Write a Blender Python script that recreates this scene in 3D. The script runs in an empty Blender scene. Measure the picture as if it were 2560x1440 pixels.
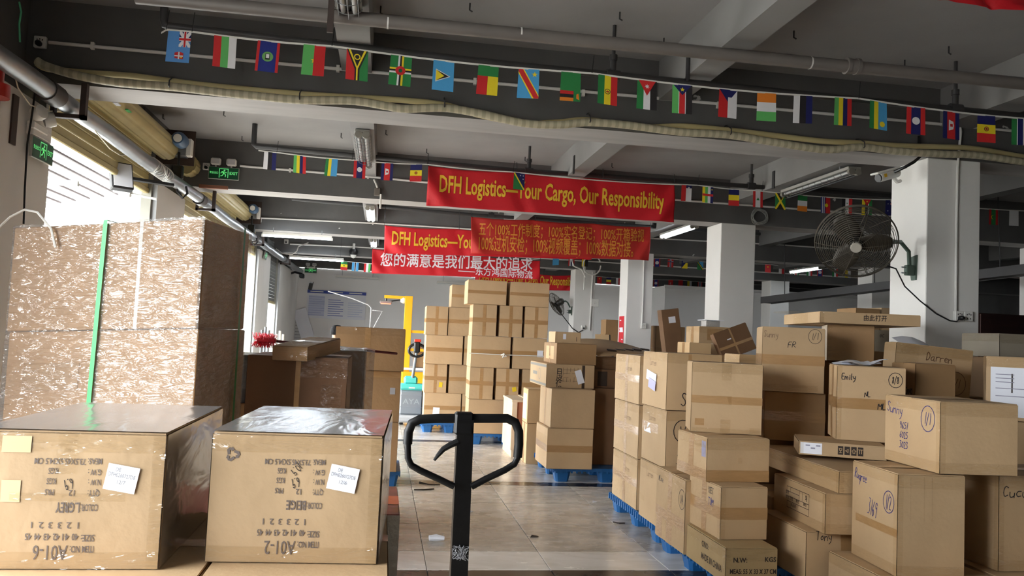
import bpy, bmesh, math, random
import numpy as np
from mathutils import Vector, Matrix, noise
PI = math.pi; R = math.radians
S = bpy.context.scene
COL = S.collection
random.seed(7)

# ------------------------------------------------------------------ camera
FPX, CH = 2050.0, 1.5
yaw, pitch, roll = R(8.813), R(3.34), R(2.576)
fw = Vector((math.sin(yaw)*math.cos(pitch), math.cos(yaw)*math.cos(pitch), math.sin(pitch)))
r0 = Vector((math.cos(yaw), -math.sin(yaw), 0)); u0 = r0.cross(fw)
rt = r0*math.cos(roll)+u0*math.sin(roll); up = -r0*math.sin(roll)+u0*math.cos(roll)
cd = bpy.data.cameras.new('camera'); cam = bpy.data.objects.new('camera', cd); COL.objects.link(cam)
cd.sensor_width = 36; cd.lens = 36*FPX/2560; cd.clip_start = .05; cd.clip_end = 300
M = Matrix((( rt.x, up.x, -fw.x, 0), (rt.y, up.y, -fw.y, 0), (rt.z, up.z, -fw.z, CH), (0, 0, 0, 1)))
cam.matrix_world = M
S.camera = cam

def ray(px, py):
    d = fw*FPX+rt*(px-1280)-up*(py-720); return d/d.y
def P(px, py, y):                      # world point of a photo pixel on the plane at depth y
    return Vector((0, 0, CH))+ray(px, py)*y
def PZ(px, py, z):                     # world point of a photo pixel on the level z
    d = ray(px, py); return Vector((0, 0, CH))+d*((z-CH)/d.z)
def PX(px, py, x):
    d = ray(px, py); return Vector((0, 0, CH))+d*(x/d.x)

# ------------------------------------------------------------------ world, light, exposure
w = bpy.data.worlds.new('overcast_sky'); S.world = w; w.use_nodes = True
bg = w.node_tree.nodes['Background']; bg.inputs[0].default_value = (.93, .97, 1, 1); bg.inputs[1].default_value = 12
S.view_settings.view_transform = 'Standard'; S.view_settings.look = 'None'
S.view_settings.gamma = 1; S.view_settings.use_curve_mapping = False
S.view_settings.exposure = 0.92
S.cycles.max_bounces = 7; S.cycles.diffuse_bounces = 5; S.cycles.glossy_bounces = 3
S.cycles.transparent_max_bounces = 8; S.cycles.transmission_bounces = 3
S.cycles.sample_clamp_indirect = 6; S.cycles.caustics_reflective = False; S.cycles.caustics_refractive = False
S.cycles.use_denoising = True
def portal(name, loc, rot, sx, sy):
    l = bpy.data.lights.new(name, 'AREA'); l.shape = 'RECTANGLE'; l.size = sx; l.size_y = sy
    l.cycles.is_portal = True
    o = bpy.data.objects.new(name, l); o.location = loc; o.rotation_euler = rot; COL.objects.link(o)
WX = -2.5                                # inner face of the door wall
OPEN = [(-.3, 3.1, 2.7), (6.47, 9.36, 2.92), (10.6, 14.6, 2.92), (15.3, 16.8, 2.92), (18.5, 20.2, 2.0)]
for k, (a, b, h) in enumerate(OPEN):
    portal('sky_portal', (WX-.3, (a+b)/2, h/2), (0, -PI/2, 0), h, b-a)

# ------------------------------------------------------------------ materials
MATS = {}
def lin(c):
    return tuple((x/255/12.92 if x/255 <= .04045 else ((x/255+.055)/1.055)**2.4) for x in c)+(1,)
def pm(name, rgb, rough=.6, metal=0, bump=0, bscale=60, var=0, vscale=4, objvar=0, emit=0, coat=0, alpha=1, stretch=None, spec=.5):
    if name in MATS: return MATS[name]
    m = bpy.data.materials.new(name); m.use_nodes = True; MATS[name] = m
    nt = m.node_tree; N = nt.nodes; L = nt.links; b = N['Principled BSDF']
    c = lin(rgb) if max(rgb) > 1 else tuple(rgb)+(1,)
    b.inputs['Base Color'].default_value = c; b.inputs['Roughness'].default_value = rough
    b.inputs['Metallic'].default_value = metal; b.inputs['Coat Weight'].default_value = coat
    b.inputs['Specular IOR Level'].default_value = spec
    b.inputs['Alpha'].default_value = alpha
    m.diffuse_color = c
    if emit:
        b.inputs['Emission Color'].default_value = c; b.inputs['Emission Strength'].default_value = emit
    tc = N.new('ShaderNodeTexCoord'); vec = tc.outputs['Object']
    if stretch:
        mp = N.new('ShaderNodeMapping'); mp.inputs['Scale'].default_value = stretch; L.new(vec, mp.inputs[0]); vec = mp.outputs[0]
    if var or objvar:
        hsv = N.new('ShaderNodeHueSaturation'); hsv.inputs['Color'].default_value = c
        val = None
        if var:
            n = N.new('ShaderNodeTexNoise'); n.inputs['Scale'].default_value = vscale; n.inputs['Detail'].default_value = 6; L.new(vec, n.inputs[0])
            mr = N.new('ShaderNodeMapRange'); mr.inputs[1].default_value = .3; mr.inputs[2].default_value = .7
            mr.inputs[3].default_value = 1-var; mr.inputs[4].default_value = 1+var; L.new(n.outputs[0], mr.inputs[0]); val = mr.outputs[0]
        if objvar:
            oi = N.new('ShaderNodeObjectInfo'); mr = N.new('ShaderNodeMapRange')
            mr.inputs[3].default_value = 1-objvar; mr.inputs[4].default_value = 1+objvar; L.new(oi.outputs['Random'], mr.inputs[0])
            if val:
                mu = N.new('ShaderNodeMath'); mu.operation = 'MULTIPLY'; L.new(val, mu.inputs[0]); L.new(mr.outputs[0], mu.inputs[1]); val = mu.outputs[0]
            else: val = mr.outputs[0]
        L.new(val, hsv.inputs['Value']); L.new(hsv.outputs[0], b.inputs['Base Color'])
    if bump:
        n = N.new('ShaderNodeTexNoise'); n.inputs['Scale'].default_value = bscale; n.inputs['Detail'].default_value = 4; L.new(vec, n.inputs[0])
        bp = N.new('ShaderNodeBump'); bp.inputs['Strength'].default_value = bump; bp.inputs['Distance'].default_value = .02
        L.new(n.outputs[0], bp.inputs['Height']); L.new(bp.outputs[0], b.inputs['Normal'])
    return m
def film(name, tint, gloss, bump, scale, stretch, white=0, rough=.12, fres=.8):
    """clear plastic: mostly see-through, with glossy wrinkles"""
    if name in MATS: return MATS[name]
    m = bpy.data.materials.new(name); m.use_nodes = True; MATS[name] = m
    nt = m.node_tree; N = nt.nodes; L = nt.links; N.clear()
    out = N.new('ShaderNodeOutputMaterial'); mix = N.new('ShaderNodeMixShader'); t = N.new('ShaderNodeBsdfTransparent'); g = N.new('ShaderNodeBsdfGlossy')
    t.inputs[0].default_value = tint; g.inputs['Roughness'].default_value = rough
    tc = N.new('ShaderNodeTexCoord'); mp = N.new('ShaderNodeMapping'); mp.inputs['Scale'].default_value = stretch[:3]
    if len(stretch) > 3: mp.inputs['Rotation'].default_value = stretch[3:]
    n = N.new('ShaderNodeTexNoise'); n.inputs['Scale'].default_value = scale; n.inputs['Detail'].default_value = 3; n.inputs['Distortion'].default_value = .6
    bp = N.new('ShaderNodeBump'); bp.inputs['Strength'].default_value = bump; bp.inputs['Distance'].default_value = .05 if bump > .9 else .03
    L.new(tc.outputs['Object'], mp.inputs[0]); L.new(mp.outputs[0], n.inputs[0]); L.new(n.outputs[0], bp.inputs['Height'])
    fr = N.new('ShaderNodeFresnel'); fr.inputs[0].default_value = 1.42
    ma = N.new('ShaderNodeMath'); ma.operation = 'MULTIPLY_ADD'; ma.inputs[1].default_value = fres; ma.inputs[2].default_value = gloss; ma.use_clamp = True
    L.new(fr.outputs[0], ma.inputs[0]); L.new(bp.outputs[0], g.inputs['Normal'])
    L.new(ma.outputs[0], mix.inputs[0]); L.new(t.outputs[0], mix.inputs[1]); L.new(g.outputs[0], mix.inputs[2]); sh = mix.outputs[0]
    if white:
        d = N.new('ShaderNodeBsdfDiffuse'); d.inputs[0].default_value = (.8, .8, .8, 1); m2 = N.new('ShaderNodeMixShader'); m2.inputs[0].default_value = white
        L.new(sh, m2.inputs[1]); L.new(d.outputs[0], m2.inputs[2]); sh = m2.outputs[0]
    L.new(sh, out.inputs[0])
    return m
def glassmat():
    return film('window_glass', (.95, .97, 1, 1), .02, 0.02, 3, (1, 1, 1), 0, .02)
def vcol(name, rough=.7):
    """printed cloth or card: the colour of each printed patch is stored on its faces"""
    if name in MATS: return MATS[name]
    m = bpy.data.materials.new(name); m.use_nodes = True; MATS[name] = m
    nt = m.node_tree; b = nt.nodes['Principled BSDF']; a = nt.nodes.new('ShaderNodeAttribute'); a.attribute_name = 'print'
    nt.links.new(a.outputs[0], b.inputs['Base Color']); b.inputs['Roughness'].default_value = rough
    n = nt.nodes.new('ShaderNodeTexNoise'); n.inputs['Scale'].default_value = 25; bp = nt.nodes.new('ShaderNodeBump'); bp.inputs['Strength'].default_value = .3; bp.inputs['Distance'].default_value = .01
    tc = nt.nodes.new('ShaderNodeTexCoord'); nt.links.new(tc.outputs['Object'], n.inputs[0]); nt.links.new(n.outputs[0], bp.inputs['Height']); nt.links.new(bp.outputs[0], b.inputs['Normal'])
    return m
def marble(name, a, b_, rough, objvar=.12):
    if name in MATS: return MATS[name]
    m = pm(name, a, rough, bump=0, objvar=0)
    nt = m.node_tree; N = nt.nodes; L = nt.links; b = N['Principled BSDF']; tc = [n for n in N if n.type == 'TEX_COORD'][0]
    oi = N.new('ShaderNodeObjectInfo'); ad = N.new('ShaderNodeVectorMath'); ad.operation = 'MULTIPLY_ADD'
    ad.inputs[1].default_value = (37, 19, 11); L.new(oi.outputs['Random'], ad.inputs[0]); L.new(tc.outputs['Object'], ad.inputs[2])
    mp = N.new('ShaderNodeMapping'); mp.inputs['Scale'].default_value = (1, 2.2, 1); L.new(ad.outputs[0], mp.inputs[0])
    n = N.new('ShaderNodeTexNoise'); n.inputs['Scale'].default_value = 2.2; n.inputs['Detail'].default_value = 9; n.inputs['Distortion'].default_value = 1.4; L.new(mp.outputs[0], n.inputs[0])
    cr = N.new('ShaderNodeValToRGB'); cr.color_ramp.elements[0].position = .33; cr.color_ramp.elements[1].position = .62
    cr.color_ramp.elements[0].color = lin(a); cr.color_ramp.elements[1].color = lin(b_); L.new(n.outputs[0], cr.inputs[0])
    h = N.new('ShaderNodeHueSaturation'); mr = N.new('ShaderNodeMapRange'); mr.inputs[3].default_value = 1-objvar; mr.inputs[4].default_value = 1+objvar
    L.new(oi.outputs['Random'], mr.inputs[0]); L.new(mr.outputs[0], h.inputs['Value']); L.new(cr.outputs[0], h.inputs['Color']); L.new(h.outputs[0], b.inputs['Base Color'])
    n2 = N.new('ShaderNodeTexNoise'); n2.inputs['Scale'].default_value = 5; n2.inputs['Detail'].default_value = 8; L.new(mp.outputs[0], n2.inputs[0])
    m2 = N.new('ShaderNodeMapRange'); m2.inputs[3].default_value = rough-.08; m2.inputs[4].default_value = rough+.22; L.new(n2.outputs[0], m2.inputs[0]); L.new(m2.outputs[0], b.inputs['Roughness'])
    return m

CARD = pm('cardboard', (190, 160, 122), .72, var=.07, vscale=3, objvar=.1, bump=.12, bscale=26)
CARD2 = pm('cardboard_brown', (156, 122, 84), .72, var=.08, vscale=3, objvar=.12, bump=.12, bscale=26)
CARD3 = pm('cardboard_pale', (205, 172, 128), .7, var=.05, vscale=3, objvar=.06, bump=.1, bscale=26)
TAPE = pm('brown_tape', (170, 132, 88), .28, var=.06, vscale=9, bump=.25, bscale=14, stretch=(1, 1, 4), coat=.4)
CLEAR = film('clear_tape', (.99, .975, .94, 1), .08, 1.0, 10, (.7, .7, 3.2, .5, .7, .3), .0, .09, .0)
INK = pm('black_marker_ink', (30, 26, 30), .5)
BLUEINK = pm('blue_marker_ink', (40, 48, 120), .5)
PRINT = pm('grey_printing_ink', (96, 84, 78), .6)
DARKPRINT = pm('dark_printing_ink', (52, 40, 32), .6)
PAPER = pm('white_paper', (238, 240, 248), .55)
BLACK = pm('black_plastic', (20, 20, 22), .35)
WHITEP = pm('white_plastic', (226, 224, 218), .4)
STEEL = pm('galvanised_steel', (150, 154, 158), .38, .75, var=.12, vscale=5, bump=.05, bscale=12)
WHITEW = pm('white_wall_paint', (226, 224, 220), .75, var=.04, vscale=1.5, bump=.05, bscale=30)
GREYB = pm('dark_grey_beam_paint', (90, 89, 88), .8, var=.12, vscale=2.5, bump=.08, bscale=18)
def chips(m):
    nt = m.node_tree; N = nt.nodes; L = nt.links; b = N['Principled BSDF']; src = b.inputs['Base Color'].links[0].from_socket
    tc = [n for n in N if n.type == 'TEX_COORD'][0]; n = N.new('ShaderNodeTexNoise'); n.inputs['Scale'].default_value = 5.5; n.inputs['Detail'].default_value = 5; L.new(tc.outputs['Object'], n.inputs[0])
    cr = N.new('ShaderNodeValToRGB'); cr.color_ramp.elements[0].position = .735; cr.color_ramp.elements[1].position = .745; L.new(n.outputs[0], cr.inputs[0])
    mx = N.new('ShaderNodeMix'); mx.data_type = 'RGBA'; L.new(cr.outputs[0], mx.inputs[0]); L.new(src, mx.inputs[6]); mx.inputs[7].default_value = (.62, .61, .6, 1); L.new(mx.outputs[2], b.inputs['Base Color'])
chips(GREYB)
GREYL = pm('light_grey_ceiling_paint', (152, 150, 149), .85, var=.1, vscale=1.2, bump=.08, bscale=14)
PIPEM = pm('grey_painted_pipe', (112, 106, 102), .45, var=.08, vscale=6)
DARKPIPE = pm('dark_painted_pipe', (52, 51, 52), .5, var=.1, vscale=6)
RED = pm('red_banner_cloth', (206, 20, 34), .6, bump=.15, bscale=30, var=.05, vscale=3)
YEL = pm('yellow_lettering', (236, 188, 52), .55, var=.12, vscale=7)
WLET = pm('white_lettering', (236, 226, 232), .55)
TUBE = pm('lit_fluorescent_tube', (235, 245, 255), .4, emit=20)
TUBEOFF = pm('unlit_fluorescent_tube', (222, 224, 224), .3)
BLUEP = pm('blue_pallet_plastic', (32, 96, 156), .45, var=.08, vscale=5)
SHUT = pm('cream_shutter_metal', (190, 174, 122), .45, .2, var=.08, vscale=4)
GREEN = pm('green_strap_plastic', (70, 200, 110), .3)

# ------------------------------------------------------------------ mesh helpers
class MB:
    def __init__(s): s.v = []; s.f = []; s.mi = []; s.sm = []; s.c = []
    def add(s, vs, fs, mi=0, smooth=False, col=None):
        b = len(s.v); s.v += [tuple(p) for p in vs]
        for f in fs: s.f.append(tuple(b+i for i in f)); s.mi.append(mi); s.sm.append(smooth); s.c.append(col)
        return s
    def box(s, a, b, mi=0, M=None, bev=0):
        (x0, y0, z0), (x1, y1, z1) = a, b
        if bev:
            e = bev; pts = []; fs = []
            xs, ys, zs = (x0, x1), (y0, y1), (z0, z1); idx = {}
            for i in (0, 1):
                for j in (0, 1):
                    for k in (0, 1):
                        X, Y, Z = xs[i], ys[j], zs[k]; dx, dy, dz = e*(1-2*i), e*(1-2*j), e*(1-2*k)
                        idx[i, j, k] = len(pts); pts += [(X, Y+dy, Z+dz), (X+dx, Y, Z+dz), (X+dx, Y+dy, Z)]
            q = lambda l, a_: [idx[t]+a_ for t in l]
            fs.append(q([(0,0,0),(0,0,1),(0,1,1),(0,1,0)], 0)); fs.append(q([(1,0,0),(1,1,0),(1,1,1),(1,0,1)], 0))
            fs.append(q([(0,0,0),(1,0,0),(1,0,1),(0,0,1)], 1)); fs.append(q([(0,1,0),(0,1,1),(1,1,1),(1,1,0)], 1))
            fs.append(q([(0,0,0),(0,1,0),(1,1,0),(1,0,0)], 2)); fs.append(q([(0,0,1),(1,0,1),(1,1,1),(0,1,1)], 2))
            for i in (0, 1):
                for j in (0, 1):
                    a0, a1 = idx[i, j, 0], idx[i, j, 1]; fs.append([a0, a0+1, a1+1, a1] if i == j else [a0+1, a0, a1, a1+1])
                    a0, a1 = idx[i, 0, j], idx[i, 1, j]; fs.append([a0+2, a0, a1, a1+2] if i == j else [a0, a0+2, a1+2, a1])
                    a0, a1 = idx[0, i, j], idx[1, i, j]; fs.append([a0+1, a0+2, a1+2, a1+1] if i == j else [a0+2, a0+1, a1+1, a1+2])
                    for k in (0, 1):
                        a0 = idx[i, j, k]; fs.append([a0, a0+2, a0+1] if (i+j+k) % 2 == 0 else [a0, a0+1, a0+2])
            # orient the small faces outward
            c = Vector(((x0+x1)/2, (y0+y1)/2, (z0+z1)/2)); out = []
            for f in fs:
                p = [Vector(pts[i]) for i in f]; n = (p[1]-p[0]).cross(p[2]-p[0])
                out.append(f if n.dot(sum(p, Vector())/len(p)-c) > 0 else f[::-1])
            fs = out
        else:
            pts = [(x0,y0,z0),(x1,y0,z0),(x1,y1,z0),(x0,y1,z0),(x0,y0,z1),(x1,y0,z1),(x1,y1,z1),(x0,y1,z1)]
            fs = [(0,3,2,1),(4,5,6,7),(0,1,5,4),(1,2,6,5),(2,3,7,6),(3,0,4,7)]
        if M: pts = [M @ Vector(p) for p in pts]
        return s.add(pts, fs, mi)
    def tube(s, pts, r, n=8, mi=0, caps=True, closed=False):
        pts = [Vector(p) for p in pts]; L = len(pts); rings = []; prev = None
        for i, p in enumerate(pts):
            a = pts[i-1] if (i or closed) else p; b = pts[(i+1) % L] if (i < L-1 or closed) else p
            t = (b-a).normalized()
            if prev is None: q = t.orthogonal().normalized()
            else:
                q = prev-t*prev.dot(t); q = q.normalized() if q.length > 1e-6 else t.orthogonal().normalized()
            prev = q; bb = t.cross(q); rr = r[i] if isinstance(r, (list, tuple)) else r
            rings.append([p+(q*math.cos(2*PI*k/n)+bb*math.sin(2*PI*k/n))*rr for k in range(n)])
        vs = [v for g in rings for v in g]; fs = []
        for i in range(L if closed else L-1):
            j = (i+1) % L
            for k in range(n): fs.append((i*n+k, i*n+(k+1) % n, j*n+(k+1) % n, j*n+k))
        s.add(vs, fs, mi, True)
        if caps and not closed: s.add(rings[0], [tuple(range(n))[::-1]], mi); s.add(rings[-1], [tuple(range(n))], mi)
        return s
    def lathe(s, prof, n=24, M=None, mi=0):          # prof: (radius, z)
        vs = []; fs = []
        for r_, z in prof:
            for k in range(n):
                p = Vector((r_*math.cos(2*PI*k/n), r_*math.sin(2*PI*k/n), z)); vs.append(M @ p if M else p)
        for i in range(len(prof)-1):
            for k in range(n): fs.append((i*n+k, i*n+(k+1) % n, (i+1)*n+(k+1) % n, (i+1)*n+k))
        return s.add(vs, fs, mi, True)
    def quad(s, a, b, c, d, mi=0, col=None): return s.add([a, b, c, d], [(0, 1, 2, 3)], mi, False, col)
    def build(s, name, mats, parent=None, sharp=40, kind=None):
        me = bpy.data.meshes.new(name); me.from_pydata(s.v, [], s.f)
        for m in (mats if isinstance(mats, (list, tuple)) else [mats]): me.materials.append(m)
        me.polygons.foreach_set('material_index', s.mi); me.polygons.foreach_set('use_smooth', s.sm)
        if any(c is not None for c in s.c):
            at = me.color_attributes.new('print', 'FLOAT_COLOR', 'CORNER'); buf = []
            for f, c in zip(s.f, s.c): buf += list(c or (1, 1, 1, 1))*len(f)
            at.data.foreach_set('color', buf)
        me.update()
        if any(s.sm): me.set_sharp_from_angle(angle=R(sharp))
        o = bpy.data.objects.new(name, me); COL.objects.link(o)
        if parent: o.parent = parent
        if kind: o['kind'] = kind
        return o
def tag(o, label, cat, group=None):
    o['label'] = label; o['category'] = cat
    if group: o['group'] = group
    return o
def thing(name, label, cat, loc=(0, 0, 0), rot=(0, 0, 0), group=None):
    o = bpy.data.objects.new(name, None); COL.objects.link(o); o.location = loc; o.rotation_euler = rot; o.empty_display_size = .1
    return tag(o, label, cat, group)
def copy_tree(o, parent=None):
    c = o.copy(); COL.objects.link(c); c.parent = parent
    for ch in list(o.children): copy_tree(ch, c)
    return c
def boxpart(name, a, b, mat, parent, bev=0): return MB().box(a, b, bev=bev).build(name, mat, parent)
def struct(name, mb, mat):
    o = mb.build(name, mat); o['kind'] = 'structure'; return o

_T = {}
def text(s, bold=0):
    """flat lettering as (verts, faces, xmin, xmax, ymin, ymax); capitals are .682 high"""
    k = (s, bold)
    if k not in _T:
        c = bpy.data.curves.new('t', 'FONT'); c.body = s; c.resolution_u = 2; c.offset = bold
        o = bpy.data.objects.new('t', c); m = bpy.data.meshes.new_from_object(o)
        vs = [(v.co.x, v.co.y) for v in m.vertices]; fs = [tuple(p.vertices) for p in m.polygons]
        bpy.data.objects.remove(o); bpy.data.curves.remove(c); bpy.data.meshes.remove(m)
        xs = [v[0] for v in vs]; ys = [v[1] for v in vs]
        _T[k] = (vs, fs, min(xs), max(xs), min(ys), max(ys))
    return _T[k]
CAP = .682
HW = {  # single-stroke handwriting on a 4 x 6 grid
 'a': '3,3 1,3 0,1.5 1,0 3,1 3,3 3,0 4,0', 'c': '3,3 1,3 0,1.5 1,0 3,.5', 'd': '3,3 1,3 0,1.5 1,0 3,1 3,6 3,0', 'e': '0,1.7 3,2 2,3.2 .5,3 0,1.5 1,0 3,.5',
 'g': '3,3 1,3 0,1.5 1,0 3,1 3,3 3,-2 1,-2.5', 'i': '1,3 1,0|1,4 1,4.4', 'l': '1,6 1,.5 2,0', 'm': '0,3 0,0|0,2 1,3 2,2 2,0|2,2 3,3 4,2 4,0', 'n': '0,3 0,0|0,2 2,3 3,2 3,0',
 'q': '3,3 1,3 0,1.5 1,0 3,1 3,3 3,-2.5', 'r': '0,3 0,0|0,2 1,3 3,3', 'u': '0,3 0,1 1,0 3,1 3,3 3,0', 'y': '0,3 1,1 3,1|3,3 3,-1 1,-2.5', 'o': '2,3 0,2 1,0 3,1 2,3', 'w': '0,3 1,0 2,2 3,0 4,3', 'h': '0,6 0,0|0,2 2,3 3,2 3,0', 't': '1,5 1,0|0,3.5 3,3.5', 'k': '0,6 0,0|3,3 0,1.5 3,0', 's': '3,3 1,3 1,2 3,1 2,0 0,0',
 'A': '0,0 1.5,6 3,0|.5,2 2.6,2', 'C': '3,5 1,6 0,3 1,0 3,1', 'D': '0,0 0,6 2,5.5 3,3 2,.5 0,0', 'E': '3,6 0,6 0,0 3,0|0,3 2.5,3', 'F': '3,6 0,6 0,0|0,3 2.5,3', 'K': '0,6 0,0|3,6 0,3 3,0', 'L': '0,6 0,0 3,.3', 'M': '0,0 0,6 2,2 4,6 4,0', 'N': '0,0 0,6 3,0 3,6', 'R': '0,0 0,6 2,6 3,4.5 2,3 0,3 3,0', 'S': '3,5 1,6 0,4.5 3,2 2,0 0,1', 'T': '0,6 4,6|2,6 2,0', 'W': '0,6 1,0 2,4 3,0 4,6', 'Y': '0,6 2,3 4,6|2,3 2,0', 'O': '2,6 0,4 0,2 2,0 3,2 3,4 2,6', 'P': '0,0 0,6 2,6 3,4.5 2,3 0,3', 'Z': '0,6 3,6 0,0 3,0', 'J': '3,6 3,1 1.5,0 0,1',
 '0': '2,6 0,4 0,2 2,0 3,2 3,4 2,6', '1': '1.5,6 1.2,0', '2': '0,5 1.5,6 3,4.5 0,0 3,0', '3': '0,6 3,6 1,3.5 3,2 2,0 0,0', '4': '2,6 0,2 3,2|2,4 2,-.5', '5': '3,6 .5,6 .3,3.5 2.5,3.5 3,1.5 1.5,0 0,.5', '6': '2.5,6 .5,3 .5,1 2,0 3,1.5 1.5,3 .6,2', '7': '0,6 3,6 1,0', '8': '2,3.2 .3,5 1.5,6 2.7,5 .2,1.5 1.5,0 3,1.2 2,3.2', '9': '3,5 1.5,6 .3,4.5 1.5,3 3,4.5 2.4,0', '/': '0,-.5 2.5,6.5', '-': '0,3 2.5,3', '.': '.5,0 .7,.4'}
def hand(s, rnd=None):
    """handwriting as poly-lines in units of the capital height"""
    rnd = rnd or random.Random(len(s)+ord(s[0])); x = 0; out = []
    for ch in s:
        if ch == ' ': x += 3; continue
        g = HW.get(ch, HW['o']); wmax = 0; j = rnd.uniform(-.3, .3)
        for st in g.split('|'):
            pts = []
            for q in st.split():
                a, b = map(float, q.split(',')); wmax = max(wmax, a); pts.append(((x+a+b*.12+rnd.uniform(-.15, .15))/6, (b+j)/6))
            if len(pts) > 2:      # soften corners
                sm = [pts[0]]
                for a, b in zip(pts, pts[1:]): sm += [(a[0]*.75+b[0]*.25, a[1]*.75+b[1]*.25), (a[0]*.25+b[0]*.75, a[1]*.25+b[1]*.75)]
                pts = sm+[pts[-1]]
            out.append(pts)
        x += wmax+1.1
    return out, x/6
def ribbons(lines, wd):
    vs = []; fs = []
    for pts in lines:
        for a, b in zip(pts, pts[1:]):
            dx, dy = b[0]-a[0], b[1]-a[1]; l = math.hypot(dx, dy) or 1e-6; nx, ny = -dy/l*wd/2, dx/l*wd/2; ex, ey = dx/l*wd*.4, dy/l*wd*.4
            i = len(vs); vs += [(a[0]-ex-nx, a[1]-ey-ny), (b[0]+ex-nx, b[1]+ey-ny), (b[0]+ex+nx, b[1]+ey+ny), (a[0]-ex+nx, a[1]-ey+ny)]; fs.append((i, i+1, i+2, i+3))
    return vs, fs
def circle(cx, cy, rx, ry, n=18): return [(cx+rx*math.cos(2*PI*k/n+1), cy+ry*math.sin(2*PI*k/n+1)) for k in range(n+2)]

# ------------------------------------------------------------------ cartons
class Carton:
    """one cardboard box: gently bulged body, top flaps, tape, labels and writing each a part"""
    def __init__(s, label, c, dims, yaw=0, mat=None, seed=None, tilt=(0, 0), name='cardboard_carton', cat='box', group=None, amp=.004, parent=None, n=8, flaps=True):
        s.w, s.d, s.h = dims; s.seed = seed if seed is not None else random.randint(0, 9999); s.amp = amp*min(1, min(dims)/.25)
        s.mat = mat or CARD
        if parent is None: s.o = thing(name, label, cat, c, (R(tilt[0]), R(tilt[1]), R(yaw)), group)
        else:
            s.o = None
        w_, d_, h_ = dims; mb = MB(); e = .035
        us = [0, e]+[e+(1-2*e)*k/n for k in range(1, n)]+[1-e, 1]; m = len(us)
        for F in 'FKLRTB':
            vs = [s.pt(F, u, v, 0, True) for v in us for u in us]; fs = []
            for j in range(m-1):
                for i in range(m-1): fs.append((j*m+i, j*m+i+1, (j+1)*m+i+1, (j+1)*m+i))
            mb.add(vs, fs, 0, True)
        if parent is None: s.body = mb.build('body', s.mat, s.o, 50)
        else:
            s.o = mb.build(name, s.mat, parent, 50); s.o.location = c; s.o.rotation_euler = (R(tilt[0]), R(tilt[1]), R(yaw)); s.body = s.o
        if flaps and parent is None:
            g = .0025
            for y0, y1 in ((-d_/2+.004, -g), (g, d_/2-.004)):
                boxpart('flap', (-w_/2+.004, y0, h_-.002), (w_/2-.004, y1, h_+.0035), s.mat, s.o)
    def pt(s, F, u, v, off=0, edge=False):
        w_, d_, h_ = s.w, s.d, s.h
        b = math.sin(PI*min(max(u, 0), 1))*math.sin(PI*min(max(v, 0), 1))
        k = 'FKLRTB'.index(F)
        dd = b**.6*s.amp*(.6+1.6*noise.noise(Vector((u*2.2+s.seed*.37, v*2.2+k*5.1, s.seed*.11)))) if b > 0 else 0
        dd = dd+off; r_ = .0022 if edge and (u in (0, 1) or v in (0, 1)) else 0
        if r_:
            u = u+(r_/(w_ if F in 'FKTB' else d_))*(1 if u == 0 else -1 if u == 1 else 0)
            v = v+(r_/(h_ if F in 'FKLR' else d_))*(1 if v == 0 else -1 if v == 1 else 0); dd -= .0
        x = (u-.5)*w_
        if F == 'F': return (x, -d_/2-dd, v*h_)
        if F == 'K': return (-x, d_/2+dd, v*h_)
        if F == 'L': return (-w_/2-dd, (.5-u)*d_, v*h_)
        if F == 'R': return (w_/2+dd, (u-.5)*d_, v*h_)
        if F == 'T': return (x, (v-.5)*d_, h_+dd+(.004 if off else 0))
        return (x, (.5-v)*d_, -dd*.2)
    def size(s, F): return ((s.w if F in 'FKTB' else s.d), (s.h if F in 'FKLR' else s.d))
    def patch(s, F, u0, v0, u1, v1, mat, name='packing_tape', off=.0012, label=None, rot=0, parent=None):
        nu = max(1, min(6, int(abs(u1-u0)*6))); nv = max(1, min(6, int(abs(v1-v0)*6))); W, H = s.size(F); cu, cv = (u0+u1)/2, (v0+v1)/2
        vs = []; cr, sr = math.cos(rot), math.sin(rot)
        for j in range(nv+1):
            for i in range(nu+1):
                u = u0+(u1-u0)*i/nu; v = v0+(v1-v0)*j/nv
                if rot:
                    a, b = (u-cu)*W, (v-cv)*H; u, v = cu+(a*cr-b*sr)/W, cv+(a*sr+b*cr)/H
                vs.append(s.pt(F, u, v, off))
        fs = [(j*(nu+1)+i, j*(nu+1)+i+1, (j+1)*(nu+1)+i+1, (j+1)*(nu+1)+i) for j in range(nv) for i in range(nu)]
        o = MB().add(vs, fs, 0, True).build(name, mat, parent or s.o)
        if label: o['label'] = label
        return o
    def flat(s, F, vs2, fs, cu, cv, sx, sy, rot, mat, name, off=.0014, parent=None):
        """2-D verts (metres after sx, sy) laid on face F around (cu, cv)"""
        W, H = s.size(F); cr, sr = math.cos(rot), math.sin(rot); vs = []
        for a, b in vs2:
            a, b = a*sx, b*sy; vs.append(s.pt(F, cu+(a*cr-b*sr)/W, cv+(a*sr+b*cr)/H, off))
        return MB().add(vs, fs).build(name, mat, parent or s.o)
    def print(s, F, txt, cu, cv, cap, mat=None, rot=0, wid=None, bold=0, anchor='c', name='print', parent=None, off=.0014):
        vs, fs, x0, x1, y0, y1 = text(txt, bold); sy = cap/CAP; sx = sy if wid is None else wid/(x1-x0)
        ax = {'c': (x0+x1)/2, 'l': x0, 'r': x1}[anchor]
        return s.flat(F, [(a-ax, b-CAP/2) for a, b in vs], fs, cu, cv, sx, sy, rot, mat or PRINT, name, off, parent)
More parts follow.
